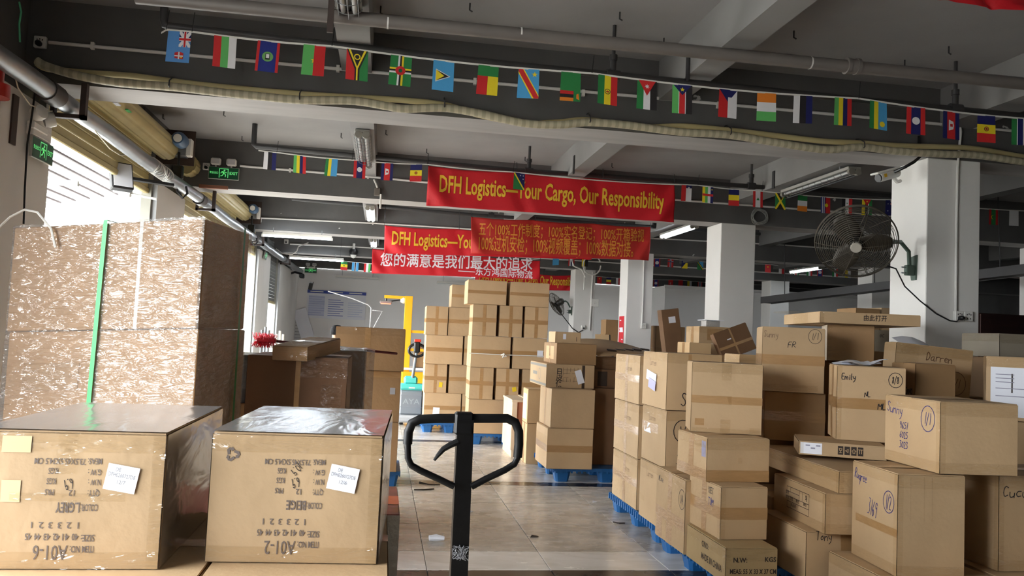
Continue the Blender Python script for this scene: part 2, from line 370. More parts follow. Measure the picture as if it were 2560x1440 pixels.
    def write(s, F, txt, cu, cv, cap, mat=None, rot=0, wd=.004, ring=0, name='marker_writing', wid=None):
        ln, W = hand(txt, random.Random(s.seed)); kx = (wid or W*cap*.72)/W; ln = [[((x-W/2)*kx, (y-.5)*cap) for x, y in p] for p in ln]
        if ring: ln.append(circle(0, 0, ring, ring*1.15))
        vs, fs = ribbons(ln, wd); return s.flat(F, vs, fs, cu, cv, 1, 1, rot, mat or INK, name)
    def tapes(s, spec):
        """F: centre tape over front top, H: band round the middle, V: upright strip, E: clear strips on the edges"""
        tw = .055
        for ch in spec:
            if ch == 'T': s.patch('T', 0, .5-tw/s.d/1.4, 1, .5+tw/s.d/1.4, TAPE)
            if ch == 'H':
                k = .07/s.h/2
                for F in 'FLR': s.patch(F, 0, .5-k, 1, .5+k, TAPE)
            if ch == 'V': s.patch('F', .5-tw/s.w/1.6, 0, .5+tw/s.w/1.6, 1, TAPE, off=.0015)
            if ch == 'U': s.patch('L', .5-tw/s.d/1.6, 0, .5+tw/s.d/1.6, 1, TAPE, off=.0015)
            if ch == 'B':
                for F in 'FL': s.patch(F, 0, 0, 1, min(.3, .07/s.h), TAPE)
            if ch == 'A':
                for F in 'FL': s.patch(F, 0, 1-min(.35, .06/s.h), 1, 1, TAPE)
            if ch == 'E':
                s.patch('F', 0, 1-min(.5, .07/s.h), 1, 1, CLEAR); s.patch('L', 0, 1-min(.5, .06/s.h), 1, 1, CLEAR)
            if ch == 'G':
                s.patch('F', 0, 0, 1, min(.4, .06/s.h), CLEAR); s.patch('L', 0, 0, 1, min(.4, .06/s.h), CLEAR)
            if ch == 'C':
                k = .03/s.w; s.patch('F', 0, 0, k, 1, CLEAR, off=.002); s.patch('L', 1-.03/s.d, 0, 1, 1, CLEAR, off=.002)
            if ch == 'P':
                s.patch('L', 0, 0, 1, 1, CLEAR, 'clear_film', off=.003)
        return s
def near(label, x, y, z, w_, d_, h_, yaw=0, kind='FL', **k):
    """a carton given by the foot of its near upright edge (front-left or front-right corner)"""
    a = R(yaw); ex = (math.cos(a), math.sin(a)); ey = (-math.sin(a), math.cos(a)); sg = 1 if kind == 'FL' else -1
    return Carton(label, (x+sg*ex[0]*w_/2+ey[0]*d_/2, y+sg*ex[1]*w_/2+ey[1]*d_/2, z), (w_, d_, h_), yaw, **k)

def pallet(label, x0, y0, x1, y1):
    o = thing('plastic_pallet', label, 'pallet', ((x0+x1)/2, (y0+y1)/2, 0), group=None); w_, d_ = (x1-x0), (y1-y0); h = .148
    mb = MB(); mb.box((-w_/2, -d_/2, h-.035), (w_/2, d_/2, h))
    mb.build('deck', BLUEP, o)
    mb = MB(); k = int(d_/.055)
    for i in range(k):
        y = -d_/2+(i+.5)*d_/k
        for sx in (-1, 1): mb.box((sx*w_/2-.012, y-.008, h-.052), (sx*w_/2+.003, y+.008, h-.002))
    for i in range(int(w_/.055)):
        x = -w_/2+(i+.5)*.055; mb.box((x-.008, -d_/2-.003, h-.052), (x+.008, -d_/2+.012, h-.002))
    mb.build('rim_ribs', BLUEP, o, kind='stuff')
    for i in (-1, 0, 1):
        for j in (-1, 0, 1):
            cx, cy = i*(w_/2-.1), j*(d_/2-.1); vs = []
            for z, q in ((0, .065), (.1, .085), (h-.03, .09)):
                vs += [(cx+a*q, cy+b*q, z) for a, b in ((-1, -.7), (-.7, -1), (.7, -1), (1, -.7), (1, .7), (.7, 1), (-.7, 1), (-1, .7))]
            fs = [tuple(range(7, -1, -1))]+[(l*8+k_, l*8+(k_+1) % 8, (l+1)*8+(k_+1) % 8, (l+1)*8+k_) for l in (0, 1) for k_ in range(8)]
            MB().add(vs, fs).build('foot', BLUEP, o)
    return o

# ================================================================== the setting
CZ, BZ, LZ = 3.82, 3.205, 3.49
YB = [2.01, 6.4, 10.79, 15.18, 19.57, 23.96]
XC, CW = 4.587, .51
floor = struct('floor', MB().box((-2.9, -4, -.2), (17.5, 24.6, -.012)), pm('grey_floor_base', (128, 120, 110), .45, var=.1, vscale=2))
TILE = [marble('beige_marble_tile', (178, 170, 158), (210, 203, 193), .2), marble('white_marble_tile', (222, 218, 210), (240, 237, 232), .16, .06), marble('black_marble_tile', (34, 30, 30), (62, 56, 54), .18, .1)]
xj = [-2.043+.8*k for k in range(10)]; rows = []; y = 1.94
while y < 24.3:
    for dy, t in ((.2, 2), (.44, 1), (.83, 0), (.82, 0), (.86, 0)):
        rows.append((y, y+dy, t)); y += dy
tcache = {}; rest = MB()
for (a, b, t) in rows:
    for i in range(len(xj)-1):
        x0, x1 = xj[i], xj[i+1]
        if 4.2 < a < 17 and -.6 < (x0+x1)/2 < 3.4:
            k = (round(b-a, 2), t); g = .0022
            if k not in tcache:
                o = MB().box((-(x1-x0)/2+g, -(b-a)/2+g, -.012), ((x1-x0)/2-g, (b-a)/2-g, 0), bev=.0015).build('tile', TILE[t], floor); tcache[k] = o
            else:
                o = tcache[k].copy(); COL.objects.link(o); o.parent = floor
            o.location = ((x0+x1)/2, (a+b)/2, random.uniform(-.0007, .0007)); o.rotation_euler = (0, 0, 0)
        else: rest.box((x0+.002, a+.002, -.012), (x1-.002, b-.002, 0), mi=t)
rest.build('tile_field', TILE, floor, kind='stuff')
struct('ceiling', MB().box((-2.9, -4, CZ), (17.5, 24.6, CZ+.2)), GREYL)
def beam(x0, x1, y0, y1, z0):
    mb = MB(); mb.box((x0, y0, z0), (x1, y1, CZ)); mb.mi[0] = 1; return struct('beam', mb, [GREYB, pm('soffit_paint', (168, 165, 163), .85, var=.12, vscale=3, bump=.15, bscale=9, stretch=(.3, 2, 1))])
for yb in YB: beam(-2.9, 17.5, yb, yb+.42, BZ)
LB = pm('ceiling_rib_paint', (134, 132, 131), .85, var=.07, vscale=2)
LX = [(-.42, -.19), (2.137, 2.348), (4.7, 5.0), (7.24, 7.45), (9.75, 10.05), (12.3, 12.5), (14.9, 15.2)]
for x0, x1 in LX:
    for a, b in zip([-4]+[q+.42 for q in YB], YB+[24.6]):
        if b-a > .1: struct('ceiling_rib_beam', MB().box((x0, a, LZ), (x1, b, CZ)), LB if x0 < 6 else GREYB)  # far-right ribs take the dark paint to imitate weaker light there
cols = []
for xc in (XC, 9.69, 14.8):
    for yb in YB[1:5] if xc > XC else YB[0:5]:
        if xc == 9.69 and yb < 7: continue
        mb = MB().box((xc, yb-.001, 0), (xc+CW, yb+CW, BZ), bev=.006); cols.append(struct('column', mb, WHITEW))
JAMB = pm('shade_grey_jamb', (168, 170, 172), .5, var=.04)  # pier ends coloured grey to imitate the shade on them
# door wall: piers between the shutter openings, headers above them
ys = [-4]+[v for a, b, h in OPEN for v in (a, b)]+[24.6]
for i in range(0, len(ys), 2):
    mb = MB().box((WX-.35, ys[i], 0), (WX, ys[i+1], 3.0)); mb.mi[2] = 1; mb.mi[4] = 1; struct('wall_left_pier', mb, [WHITEW, JAMB]); struct('wall_left_upper', MB().box((WX-.35, ys[i], 3.0), (WX-.19, ys[i+1], CZ)), GREYB)
for a, b, h in OPEN: struct('wall_left_header', MB().box((WX-.35, a, 2.98), (WX-.2, b, CZ)), GREYB)
fwl = MB().box((-2.9, 24.4, 0), (17.5, 24.6, BZ)); struct('wall_far', fwl, pm('pale_grey_wall_paint', (236, 235, 234), .8, var=.03, vscale=.8))
struct('wall_jog', MB().box((7.75, 22.0, 0), (17.5, 24.4, 3.1)), pm('pale_grey_wall_paint', (208, 207, 206)))
struct('wall_right', MB().box((17.3, -4, 0), (17.5, 24.6, CZ)), GREYB)
struct('wall_back', MB().box((-2.9, -4, 0), (17.5, -3.8, CZ)), WHITEW)  # unseen wall, its white paint chosen to add soft front fill
struct('trim_1', MB().box((7.72, 21.95, 3.02), (17.3, 22.0, 3.12)), pm('pale_grey_wall_paint', (208, 207, 206)))

# outside: yard, white building, sheet awning
struct('ground_outside', MB().box((-60, -30, -.3), (-2.86, 60, -.05)), pm('pale_concrete', (170, 168, 162), .9, var=.08, vscale=.5))
struct('ground_front', MB().box((-2.86, -40, -.3), (30, -4, -.05)), pm('pale_concrete', (170, 168, 162)))
bd = thing('apartment_building', 'overexposed white building seen through the first open shutter', 'building', (-17, 28, -.05))
boxpart('facade', (-4, -18, 0), (0, 22, 16), pm('white_render', (236, 236, 234), .8, var=.03), bd)
WG = pm('dim_window_glass', (56, 64, 82), .2)
for (y0, z0, y1, z1, n) in ((-1, 7.2, 2.2, 8.4, 4), (-4.6, 7.2, -3.4, 8.4, 2), (5, 7.2, 8, 8.4, 4), (-1, 4.2, 2.2, 5.4, 4), (5, 4.2, 8, 5.4, 4), (-8, 4.2, -5.6, 5.4, 3), (-8, 7.2, -5.6, 8.4, 3)):
    f = boxpart('window', (0, y0-.08, z0-.08), (.05, y1+.08, z1+.08), WHITEP, bd)
    for k in range(n):
        a = y0+(y1-y0)*k/n; boxpart('pane', (.05, a+.05, z0+.05), (.07, a+(y1-y0)/n-.05, z1-.05), WG, f)
for (yy, zz), wh in zip(((3.2, 8.9), (3.2, 5.9), (-2.6, 8.9), (9.2, 6)), ('between the upper windows', 'between the lower windows', 'on the nearer side of the upper windows', 'beyond the lower windows')):
    o = thing('air_conditioner', 'air conditioner unit on the white building outside, '+wh, 'air conditioner', (-16.99, 28+yy, zz-.05), group='air conditioners on the white building'); boxpart('casing', (0, -.4, 0), (.3, .4, .6), WHITEP, o)
    mb = MB(); mb.lathe([(.22, 0), (.22, .02), (.05, .02)], 16, Matrix.Translation((.3, 0, .3)) @ Matrix.Rotation(PI/2, 4, 'Y')); mb.build('fan_grille', WG, o)
for z in (6.6, 9.7): boxpart('ledge', (0, -14, z), (.25, 20, z+.12), WHITEP, bd)
aw = thing('sheet_awning', 'corrugated white sheet awning outside above the first shutter opening', 'awning', (-2.9, 6.2, 3.12))
for k in range(9):
    boxpart('sheet_fold', (-1.5+.16*k, 0, .33*(k-9)/9), (-1.5+.16*k+.135, 4.4, .33*(k-9)/9+.012), pm('awning_sheet', (190, 182, 182), .5), aw)
    boxpart('seam', (-1.5+.16*k+.135, 0, .33*(k-9)/9-.01), (-1.5+.16*k+.16, 4.4, .33*(k-9)/9+.012), pm('awning_seam', (84, 76, 78), .6), aw)
for yy in (.4, 2, 3.8): boxpart('rib', (-1.5, yy-.02, -.4), (0, yy+.02, -.35), STEEL, aw)

# roller shutters
def shutter(a, b, label, rolled=True, down=None):
    o = thing('roller_shutter', label, 'shutter', (WX, (a+b)/2, 0)); L = b-a
    if rolled:
        prof = []; mb = MB(); r = .135; n = 40; vs = []
        ring = []
        for k in range(n):
            rr = r-(.007 if k % 5 == 0 else 0)+(.006 if k == 7 else 0); ring.append((rr*math.cos(2*PI*k/n), rr*math.sin(2*PI*k/n)))
        for yy in (-L/2-.05, L/2+.35): vs += [(x-.02, yy, z+3.45) for x, z in ring]
        mb.add(vs, [(k, (k+1) % n, n+(k+1) % n, n+k) for k in range(n)], 0, True); mb.add(vs[:n], [tuple(range(n))]); mb.add(vs[n:], [tuple(range(n))[::-1]])
        mb.build('shutter_roll', SHUT, o, 20)
        for j, (dz, col) in enumerate(((.0, PAPER), (.02, GREEN))):
            if L > 2.5: boxpart('sticker', (.085, -L/2+1.0+.3*j, 3.36+dz), (.125, -L/2+1.1+.3*j, 3.37+dz), col, o)
    zb = down or 2.86; k = int((3.36-zb)/.075)
    sl = MB().box((-.012, -L/2, 0), (.012, L/2, .07), bev=.006); first = None
    for i in range(k):
        if first is None: p = sl.build('slat', SHUT if not down else pm('grey_shutter_metal', (120, 122, 120), .45, .3), o); first = p
        else: p = first.copy(); COL.objects.link(p); p.parent = o
        p.location = (-.1, 0, zb+.06+i*.075)
    boxpart('bottom_rail', (-.125, -L/2+.01, zb), (-.075, L/2-.01, zb+.06), SHUT, o, .008)
    for yy in (-L/2-.0, L/2-.05):
        boxpart('guide_channel', (-.15, yy, 0), (-.05, yy+.05, 3.2), pm('guide_metal', (140, 138, 128), .5, .3), o)
    if rolled:
        # motor at the far end
        m = MB().lathe([(.0, 0), (.075, 0), (.08, .02), (.08, .16), (.06, .2), (0, .2)], 20, Matrix.Translation((.17, L/2+.2, 3.5)) @ Matrix.Rotation(PI/2, 4, 'X'))
        mo = m.build('motor', pm('blue_grey_motor', (70, 98, 128), .45), o)
        MB().lathe([(0, 0), (.045, 0), (.045, .012), (0, .012)], 16, Matrix.Translation((.17, L/2+.0, 3.5)) @ Matrix.Rotation(PI/2, 4, 'X')).build('motor_badge', WHITEP, mo)
        boxpart('gearbox', (-.04, L/2+.3, 3.36), (.2, L/2+.42, 3.52), STEEL, o, .01)
        boxpart('end_plate', (-.16, L/2+.42, 3.28), (.26, L/2+.435, 3.68), pm('rusty_plate', (70, 54, 46), .7), o)
        boxpart('release_box', (.2, L/2+.26, 3.36), (.26, L/2+.36, 3.56), WHITEP, o, .01)
        c = MB(); pts = [(.12, L/2+.3, 3.4), (.13, L/2+.28, 3.25), (.12, L/2+.25, 3.1), (.14, L/2+.25, 2.95), (.2, L/2+.27, 2.88), (.24, L/2+.3, 2.94), (.22, L/2+.3, 3.02)]; c.tube(pts, .014, 8); c.build('cable_loop', BLACK, o)
        boxpart('control_box', (.08, L/2+.2, 3.08), (.2, L/2+.26, 3.24), BLACK, o, .015)
    return o
shutter(6.47, 9.36, 'cream roller shutter rolled up over the first opening with exit light beside it')
shutter(10.6, 14.6, 'cream roller shutter rolled up in the second bay of the door wall')
shutter(15.3, 16.8, 'plain cream roller shutter fully open near the far end of the door wall', False)
shutter(18.5, 20.2, 'grey roller shutter half lowered beside the far corner', False, 2.0)

# outside floodlight and camera
o = thing('floodlight', 'black floodlight with bright square lens outside the first opening', 'lamp', P(305, 440, 8.3)); o.rotation_euler = (R(-20), 0, R(35))
boxpart('housing', (-.1, -.02, -.14), (.1, .06, .14), BLACK, o, .01); boxpart('lens', (-.085, -.026, -.12), (.085, -.018, .12), PAPER, o); boxpart('bracket', (.1, .0, -.02), (.5, .03, .01), BLACK, o)
o = thing('security_camera', 'small white bullet camera outside beneath the floodlight', 'camera', P(312, 480, 8.4)); o.rotation_euler = (0, R(15), 0)
MB().tube([(-.1, 0, 0), (.06, 0, 0)], .035, 14).build('body', WHITEP, o); MB().tube([(-.125, 0, 0), (-.1, 0, 0)], .03, 14).build('lens_ring', BLACK, o); MB().tube([(.06, 0, 0), (.3, 0, .03)], .012, 8).build('arm', WHITEP, o)

# ================================================================== pipes and cables under the ceiling
def pipe(name, label, pts, r, mat, cat='pipe', n=12): 
    o = MB().tube(pts, r, n).build(name, mat); tag(o, label, cat); return o
o = thing('drain_pipe', 'thick grey ceiling pipe running above the first flag string', 'pipe', (0, 0, 0))
PY = 5.05
pa, pb = P(340, -8, PY), P(2620, 215, PY)
MB().tube([pa, pb], .042, 16).build('tube', PIPEM, o)
for px, py in ((970, 55), (1302, 85), (2025, 157)): q = P(px, py, PY); MB().tube([q-Vector((.005, 0, 0)), q+Vector((.005, 0, 0))], .0428, 16).build('joint', WHITEW, o)
for px, py in ((2118, 165), (2142, 167)): q = P(px, py, PY); MB().tube([q-Vector((.012, 0, 0)), q+Vector((.012, 0, 0))], .056, 16).build('collar', PIPEM, o)
q = P(2130, 166, PY); MB().tube([q-Vector((.04, 0, 0)), q+Vector((.04, 0, 0))], .051, 16).build('collar', PIPEM, o)
def sprinkler(label, pts, r, hang, groupn=None):
    o = thing('sprinkler_pipe', label, 'pipe', (0, 0, 0)); MB().tube(pts, r, 12).build('tube', DARKPIPE, o)
    for h in hang:
        MB().tube([h, h+Vector((0, 0, .12))], r*.9, 10).build('riser', DARKPIPE, o); MB().tube([h+Vector((-.05, 0, 0)), h+Vector((.05, 0, 0))], r*1.5, 12).build('tee_fitting', DARKPIPE, o)
        MB().tube([h+Vector((0, 0, .12)), Vector((h.x, h.y, CZ-.002))], r*.55, 8).build('drop_rod', DARKPIPE, o)
        MB().tube([h+Vector((0, 0, .11)), h+Vector((0, 0, .15))], r*1.15, 10).build('coupling', DARKPIPE, o)
    return o
YP = 5.75
a = P(408, 62, YP); sprinkler('dark ceiling pipe with elbow from which the first flag string hangs', [Vector((a.x, YP, CZ-.002)), a+Vector((0, 0, .03)), a+Vector((.01, 0, .0)), a+Vector((.04, 0, -.005)), P(1280, 162, YP), P(2620, 297, YP)], .026, [P(1532, 188, YP), P(2388, 272, YP)])
a = P(634, 365, 9.75); sprinkler('dark ceiling pipe in the second bay behind the front red banner', [Vector((a.x, 9.75, CZ-.002)), a+Vector((0, 0, .02)), a+Vector((.03, 0, -.002)), P(1280, 425, 9.75), P(2230, 490, 9.75)], .03, [P(1322, 428, 9.75), P(1878, 465, 9.75)])
a = P(730, 497, 13.95); sprinkler('dark ceiling pipe in the third bay behind the second red banner', [Vector((a.x, 13.95, a.z+.1)), a, P(1180, 537, 13.95), P(1900, 585, 13.95)], .03, [P(1228, 538, 13.95), P(1640, 562, 13.95)])
o = thing('wall_pipe', 'long dented galvanised pipe running along the top of the shutter wall', 'pipe', (0, 0, 0)); px_, pz_ = -2.36, 3.04
rnd = random.Random(3); pts = [Vector((px_+rnd.uniform(-.006, .006), yy, pz_+rnd.uniform(-.008, .008))) for yy in np.arange(3.2, 24.2, .5)]
MB().tube(pts, [.066+rnd.uniform(-.002, .002) for _ in pts], 18).build('tube', STEEL, o)
for yy in (6.05, 10.75, 15.2, 19.6):
    MB().tube([(px_, yy-.1, pz_), (px_, yy+.1, pz_)], .078, 18).build('coupling', pm('dark_iron_coupling', (70, 66, 64), .5, .3), o)
    b = MB(); b.box((px_-.11, yy+.28, pz_-.1), (px_+.13, yy+.33, pz_-.07)); b.box((px_+.09, yy+.28, pz_-.1), (px_+.13, yy+.33, BZ)); b.box((px_-.11, yy+.28, pz_-.1), (px_-.08, yy+.33, pz_+.0)); b.build('hanger_bracket', pm('rusty_bracket', (62, 50, 46), .7), o)
mb = MB(); 
for k in range(9):
    yy = 8.55+.07*k; mb.tube([(px_+.073*math.cos(t), yy+.03*math.sin(3*t+k), pz_+.073*math.sin(t)) for t in np.linspace(0, 2*PI, 16)], .004, 5)
mb.build('cable_wrap', WHITEP, o)
boxpart('wood_scrap', (px_+.02, 10.55, 3.16), (px_+.36, 10.6, 3.2), pm('rough_wood', (140, 92, 70), .8), o)

# wrapped refrigerant hoses along the first beam
def hose(name, label, ptsy, r, mat, y):
    pts = [P(px, py, y) for px, py in ptsy]; out = []
    for i in range(len(pts)-1):
        p0 = pts[max(i-1, 0)]; p1, p2 = pts[i], pts[i+1]; p3 = pts[min(i+2, len(pts)-1)]
        for t in np.linspace(0, 1, 10, endpoint=False):
            out.append(.5*((2*p1)+(p2-p0)*t+(2*p0-5*p1+4*p2-p3)*t*t+(3*p1-p0-3*p2+p3)*t**3))
    out.append(pts[-1]); return out
hp = [(92, 152), (120, 167), (200, 190), (300, 207), (430, 217), (560, 232), (640, 240), (752, 250), (880, 252), (960, 264), (1010, 272), (1110, 270), (1200, 284), (1310, 308), (1400, 312), (1470, 306), (1560, 312), (1700, 330), (1818, 337), (1930, 355), (2060, 374), (2150, 368), (2240, 378), (2350, 385), (2440, 388), (2560, 405), (2640, 412)]
hq = [(92, 158), (120, 172), (215, 182), (330, 190), (430, 203), (560, 218), (752, 235), (880, 243), (1000, 250), (1110, 262), (1200, 288), (1310, 308), (1400, 305), (1470, 300), (1600, 318), (1700, 315), (1818, 325), (1930, 338), (2060, 353), (2150, 357), (2240, 364), (2350, 367), (2440, 372), (2560, 392), (2640, 400)]
WRAP = bpy.data.materials.new('striped_hose_wrap'); WRAP.use_nodes = True
nt = WRAP.node_tree; b_ = nt.nodes['Principled BSDF']; b_.inputs['Roughness'].default_value = .5
tc = nt.nodes.new('ShaderNodeTexCoord'); wv = nt.nodes.new('ShaderNodeTexWave'); wv.inputs['Scale'].default_value = 5; wv.inputs['Distortion'].default_value = 1.2; wv.bands_direction = 'X'; wv.inputs['Detail Scale'].default_value = 2
cr = nt.nodes.new('ShaderNodeValToRGB'); cr.color_ramp.elements[0].color = lin((168, 160, 134)); cr.color_ramp.elements[1].color = lin((192, 185, 158)); cr.color_ramp.elements[0].position = .35; cr.color_ramp.elements[1].position = .65
nt.links.new(tc.outputs['Object'], wv.inputs[0]); nt.links.new(wv.outputs[0], cr.inputs[0]); nt.links.new(cr.outputs[0], b_.inputs['Base Color'])
bp = nt.nodes.new('ShaderNodeBump'); bp.inputs['Strength'].default_value = .08; bp.inputs['Distance'].default_value = .01; nt.links.new(wv.outputs[0], bp.inputs['Height']); nt.links.new(bp.outputs[0], b_.inputs['Normal'])
o = thing('air_conditioning_hose', 'striped cloth-wrapped hose sagging along the first beam', 'hose'); MB().tube(hose('', '', hp, .03, None, 6.29), .031, 12).build('wrapped_tube', WRAP, o)
for px, py in ((430, 212), (752, 243), (1110, 262), (1470, 300), (1818, 330), (2148, 363)):
    q = P(px, py, 6.33); MB().tube([q+Vector((.0, .05, .06)), q+Vector((0, 0, .055)), q+Vector((0, -.078, .01)), q+Vector((0, -.085, -.03)), q+Vector((0, -.03, -.05))], .005, 6).build('wire_hook', DARKPIPE, o)
o = MB().tube(hose('', '', hq, .02, None, 6.345), .023, 12).build('plain_hose', pm('yellowed_hose', (190, 176, 128), .55, var=.08)); tag(o, 'plain yellowed hose behind the striped one on the first beam', 'hose')

# thin conduits on the beam faces
def conduit(label, pts, r=.012, clips=(), name='conduit'):
    o = thing(name, label, 'conduit'); MB().tube(pts, r, 8).build('tube', WHITEW, o)
    for c in clips: boxpart('clip', (c.x-.012, c.y-.016, c.z-.026), (c.x+.012, c.y+.014, c.z+.026), WHITEP, o)
    return o
def socket(label, p, face='y', plug=True, n=1, s=.086):
    o = thing('wall_socket', label, 'socket', p, (0, 0, 0 if face == 'y' else -PI/2))
    for k in range(n):
        pl = boxpart('face_plate', (-s/2+k*s, -.035, -s/2), (s/2+k*s-.002, 0, s/2), WHITEP, o, .005)
        mb = MB()
        for dx, dz in ((-.018, .014), (0, .02), (.018, .014), (-.014, -.02), (.014, -.02)): mb.box((dx-.003+k*s, -.0365, dz-.006), (dx+.003+k*s, -.034, dz+.006))
        mb.build('pin_holes', BLACK, pl)
    if plug: MB().lathe([(0, 0), (.02, 0), (.022, .03), (.012, .05), (0, .05)], 14, Matrix.Translation((0, -.035, -.018)) @ Matrix.Rotation(PI/2, 4, 'X')).build('plug', BLACK, o)
    return o
Y1 = 6.385
socket('white socket box with black plug at the end of the first beam', P(104, 108, 6.4))
conduit('white conduit along the first beam behind the flags', [P(122, 106, Y1), P(2640, 337, Y1)], .013, [P(232, 115, Y1), P(845, 172, Y1), P(1187, 204, Y1), P(1458, 233, Y1), P(1795, 263, Y1)])
conduit('white conduit sloping from the first beam towards its flags at the far end', [P(2396, 315, Y1), P(2465, 280, 6.0), P(2600, 235, 5.5)], .012)
conduit('white conduit dropping from the first beam onto the near column', [P(2400, 312, Y1), P(2402, 330, Y1), P(2394, 420, Y1), P(2391, 560, Y1), P(2389, 780, Y1)], .011)
Y2 = 10.77
conduit('white conduit on the second beam with a junction box', [P(600, 415, Y2), P(925, 442, Y2), P(1066, 456, Y2), P(1690, 500, Y2), P(2236, 540, Y2)], .014, [P(920, 442, Y2), P(725, 426, Y2)])
socket('white socket with black plug on the second beam beside the exit light', P(517, 417, 10.79))
Y3 = 15.16
conduit('white conduit on the third beam', [P(652, 545, Y3), P(935, 558, Y3), P(1180, 573, Y3), P(1950, 612, Y3), P(2240, 632, Y3)], .014, [P(932, 558, Y3)])
socket('white socket on the third beam above the lit tube', P(648, 550, 15.18), plug=False)
Y4 = 19.55
conduit('white conduit on the fourth beam behind the banners', [P(725, 610, Y4), P(900, 618, Y4), P(1420, 650, Y4), P(1900, 680, Y4), P(2240, 700, Y4)], .016)
socket('small socket on the fourth beam near the shutter wall', P(716, 604, 19.57), plug=True, s=.1)
conduit('drooping white cable under the fourth beam', [P(690, 622, 18.9), P(705, 633, 18.9), P(730, 636, 18.9), P(742, 628, 18.9), P(746, 616, 18.9), P(770, 607, 19.5)], .014)
o = thing('junction_box', 'small metal junction box hanging below the second beam by a flexible conduit', 'box', P(943, 480, 10.75)); boxpart('casing', (-.04, -.03, -.05), (.04, .03, .05), pm('dull_metal', (118, 112, 104), .5, .4), o, .006)
MB().tube([(0, -.03, .05), (-.02, -.02, .1), (-.05, 0, .16)], .012, 8).build('flex_tube', WHITEP, o); MB().tube([(.05, -.03, -.03), (.05, -.03, -.22)], .013, 8).build('conduit_stub', WHITEP, o)
o = MB()
for k in range(7): q = P(1899+random.uniform(-4, 4), 541+random.uniform(-3, 3), 10.76); o.tube([q+Vector((.11*math.cos(t), .02*math.sin(2*t+k), .1*math.sin(t))) for t in np.linspace(0, 2*PI, 22)][:-1], .006, 6, closed=True)
tag(o.build('cable_coil', pm('grey_cable', (150, 150, 146), .5)), 'coil of grey cable hanging under the Lebanese flag on the second string', 'cable')
o = MB()
for cx, cy, rx in ((1458, 650, .0), ): pass
q = P(1465, 662, 19.3)
o.tube([q+Vector((-.4, 0, .2)), q+Vector((-.3, 0, -.05)), q+Vector((-.1, 0, -.12)), q+Vector((0, 0, -.3))], .018, 8); o.tube([q+Vector((.15+.22*math.cos(t), 0, .0+.24*math.sin(t))) for t in np.linspace(.4, 2*PI, 20)], .018, 8); o.tube([q+Vector((0, .1, .3)), q+Vector((0, .1, -.6))], .02, 8)
tag(o.build('cable_loops', WHITEP), 'loose white cable loops at the top of the fourth column', 'cable')
o = MB().tube([P(25, 140, 5.6), P(45, 220, 5.7), P(75, 262, 5.9), P(115, 278, 6.2), P(150, 277, 6.5), P(195, 275, 6.6), P(222, 294, 6.7), P(240, 330, 6.9), P(275, 372, 7.3), P(300, 388, 7.8), P(335, 385, 8.3)], .005, 6).build('loose_wire', pm('cream_wire', (206, 198, 176), .5)); tag(o, 'thin cream wire hanging over the galvanised pipe bracket', 'wire')
o = MB().tube([P(88, 230, 5.98), P(78, 300, 5.98), P(68, 360, 5.98), P(62, 470, 5.98), P(59, 560, 5.98)], .007, 6).build('loose_wire', BLACK); tag(o, 'black wire running down the pier beside the exit sign', 'wire')
o = MB().tube([P(50, 105, 5.2), P(48, 60, 5.2), P(53, 30, 5.2), P(48, 5, 5.2)], .006, 6).build('loose_wire', pm('green_wire', (60, 140, 100), .5)); tag(o, 'green wire hanging in the dark top corner', 'wire')
o = thing('fire_pipe', 'red painted fire pipe at the edge of the near pier', 'pipe'); RP = pm('red_gloss_paint', (170, 36, 26), .35)
q = P(-17, 420, 5.4); q.x = WX+.053; MB().tube([(q.x, q.y, 0), (q.x, q.y, 2.9), (q.x, q.y-.02, 3.0)], .05, 16).build('tube', RP, o); MB().tube([(q.x, q.y, 2.82), (q.x, q.y, 2.9)], .1, 16).build('flange', RP, o)
MB().tube([(q.x, q.y, 2.9), (q.x, q.y, 3.08)], .062, 16).build('elbow', RP, o)
tag(boxpart('iron_strip', (WX, 5.8, 2.62), (WX+.012, 5.88, 2.95), pm('rusty_bracket', (62, 50, 46), .7), None), 'rusty flat iron strip on the near pier', 'bracket')
a, b = P(1915, 752, 15.5), P(2600, 672, 9.6)
o = thing('cable_tray', 'long dark cable tray slanting through the dim rear of the hall', 'tray'); d = b-a; L_ = d.length; rotq = d.to_track_quat('X', 'Z')
o.location = a; o.rotation_euler = rotq.to_euler()
boxpart('tray_bottom', (0, -.12, -.05), (L_, .12, -.035), DARKPIPE, o); boxpart('tray_side', (0, -.13, -.06), (L_, -.115, .07), DARKPIPE, o); boxpart('tray_side', (0, .115, -.06), (L_, .13, .07), DARKPIPE, o)
for t in (.1, .5, .9): q = a+d*t; oo = MB().tube([(L_*t, 0, 0), (L_*t, 0, CZ-q.z)], .008, 6).build('drop_rod', DARKPIPE, o)

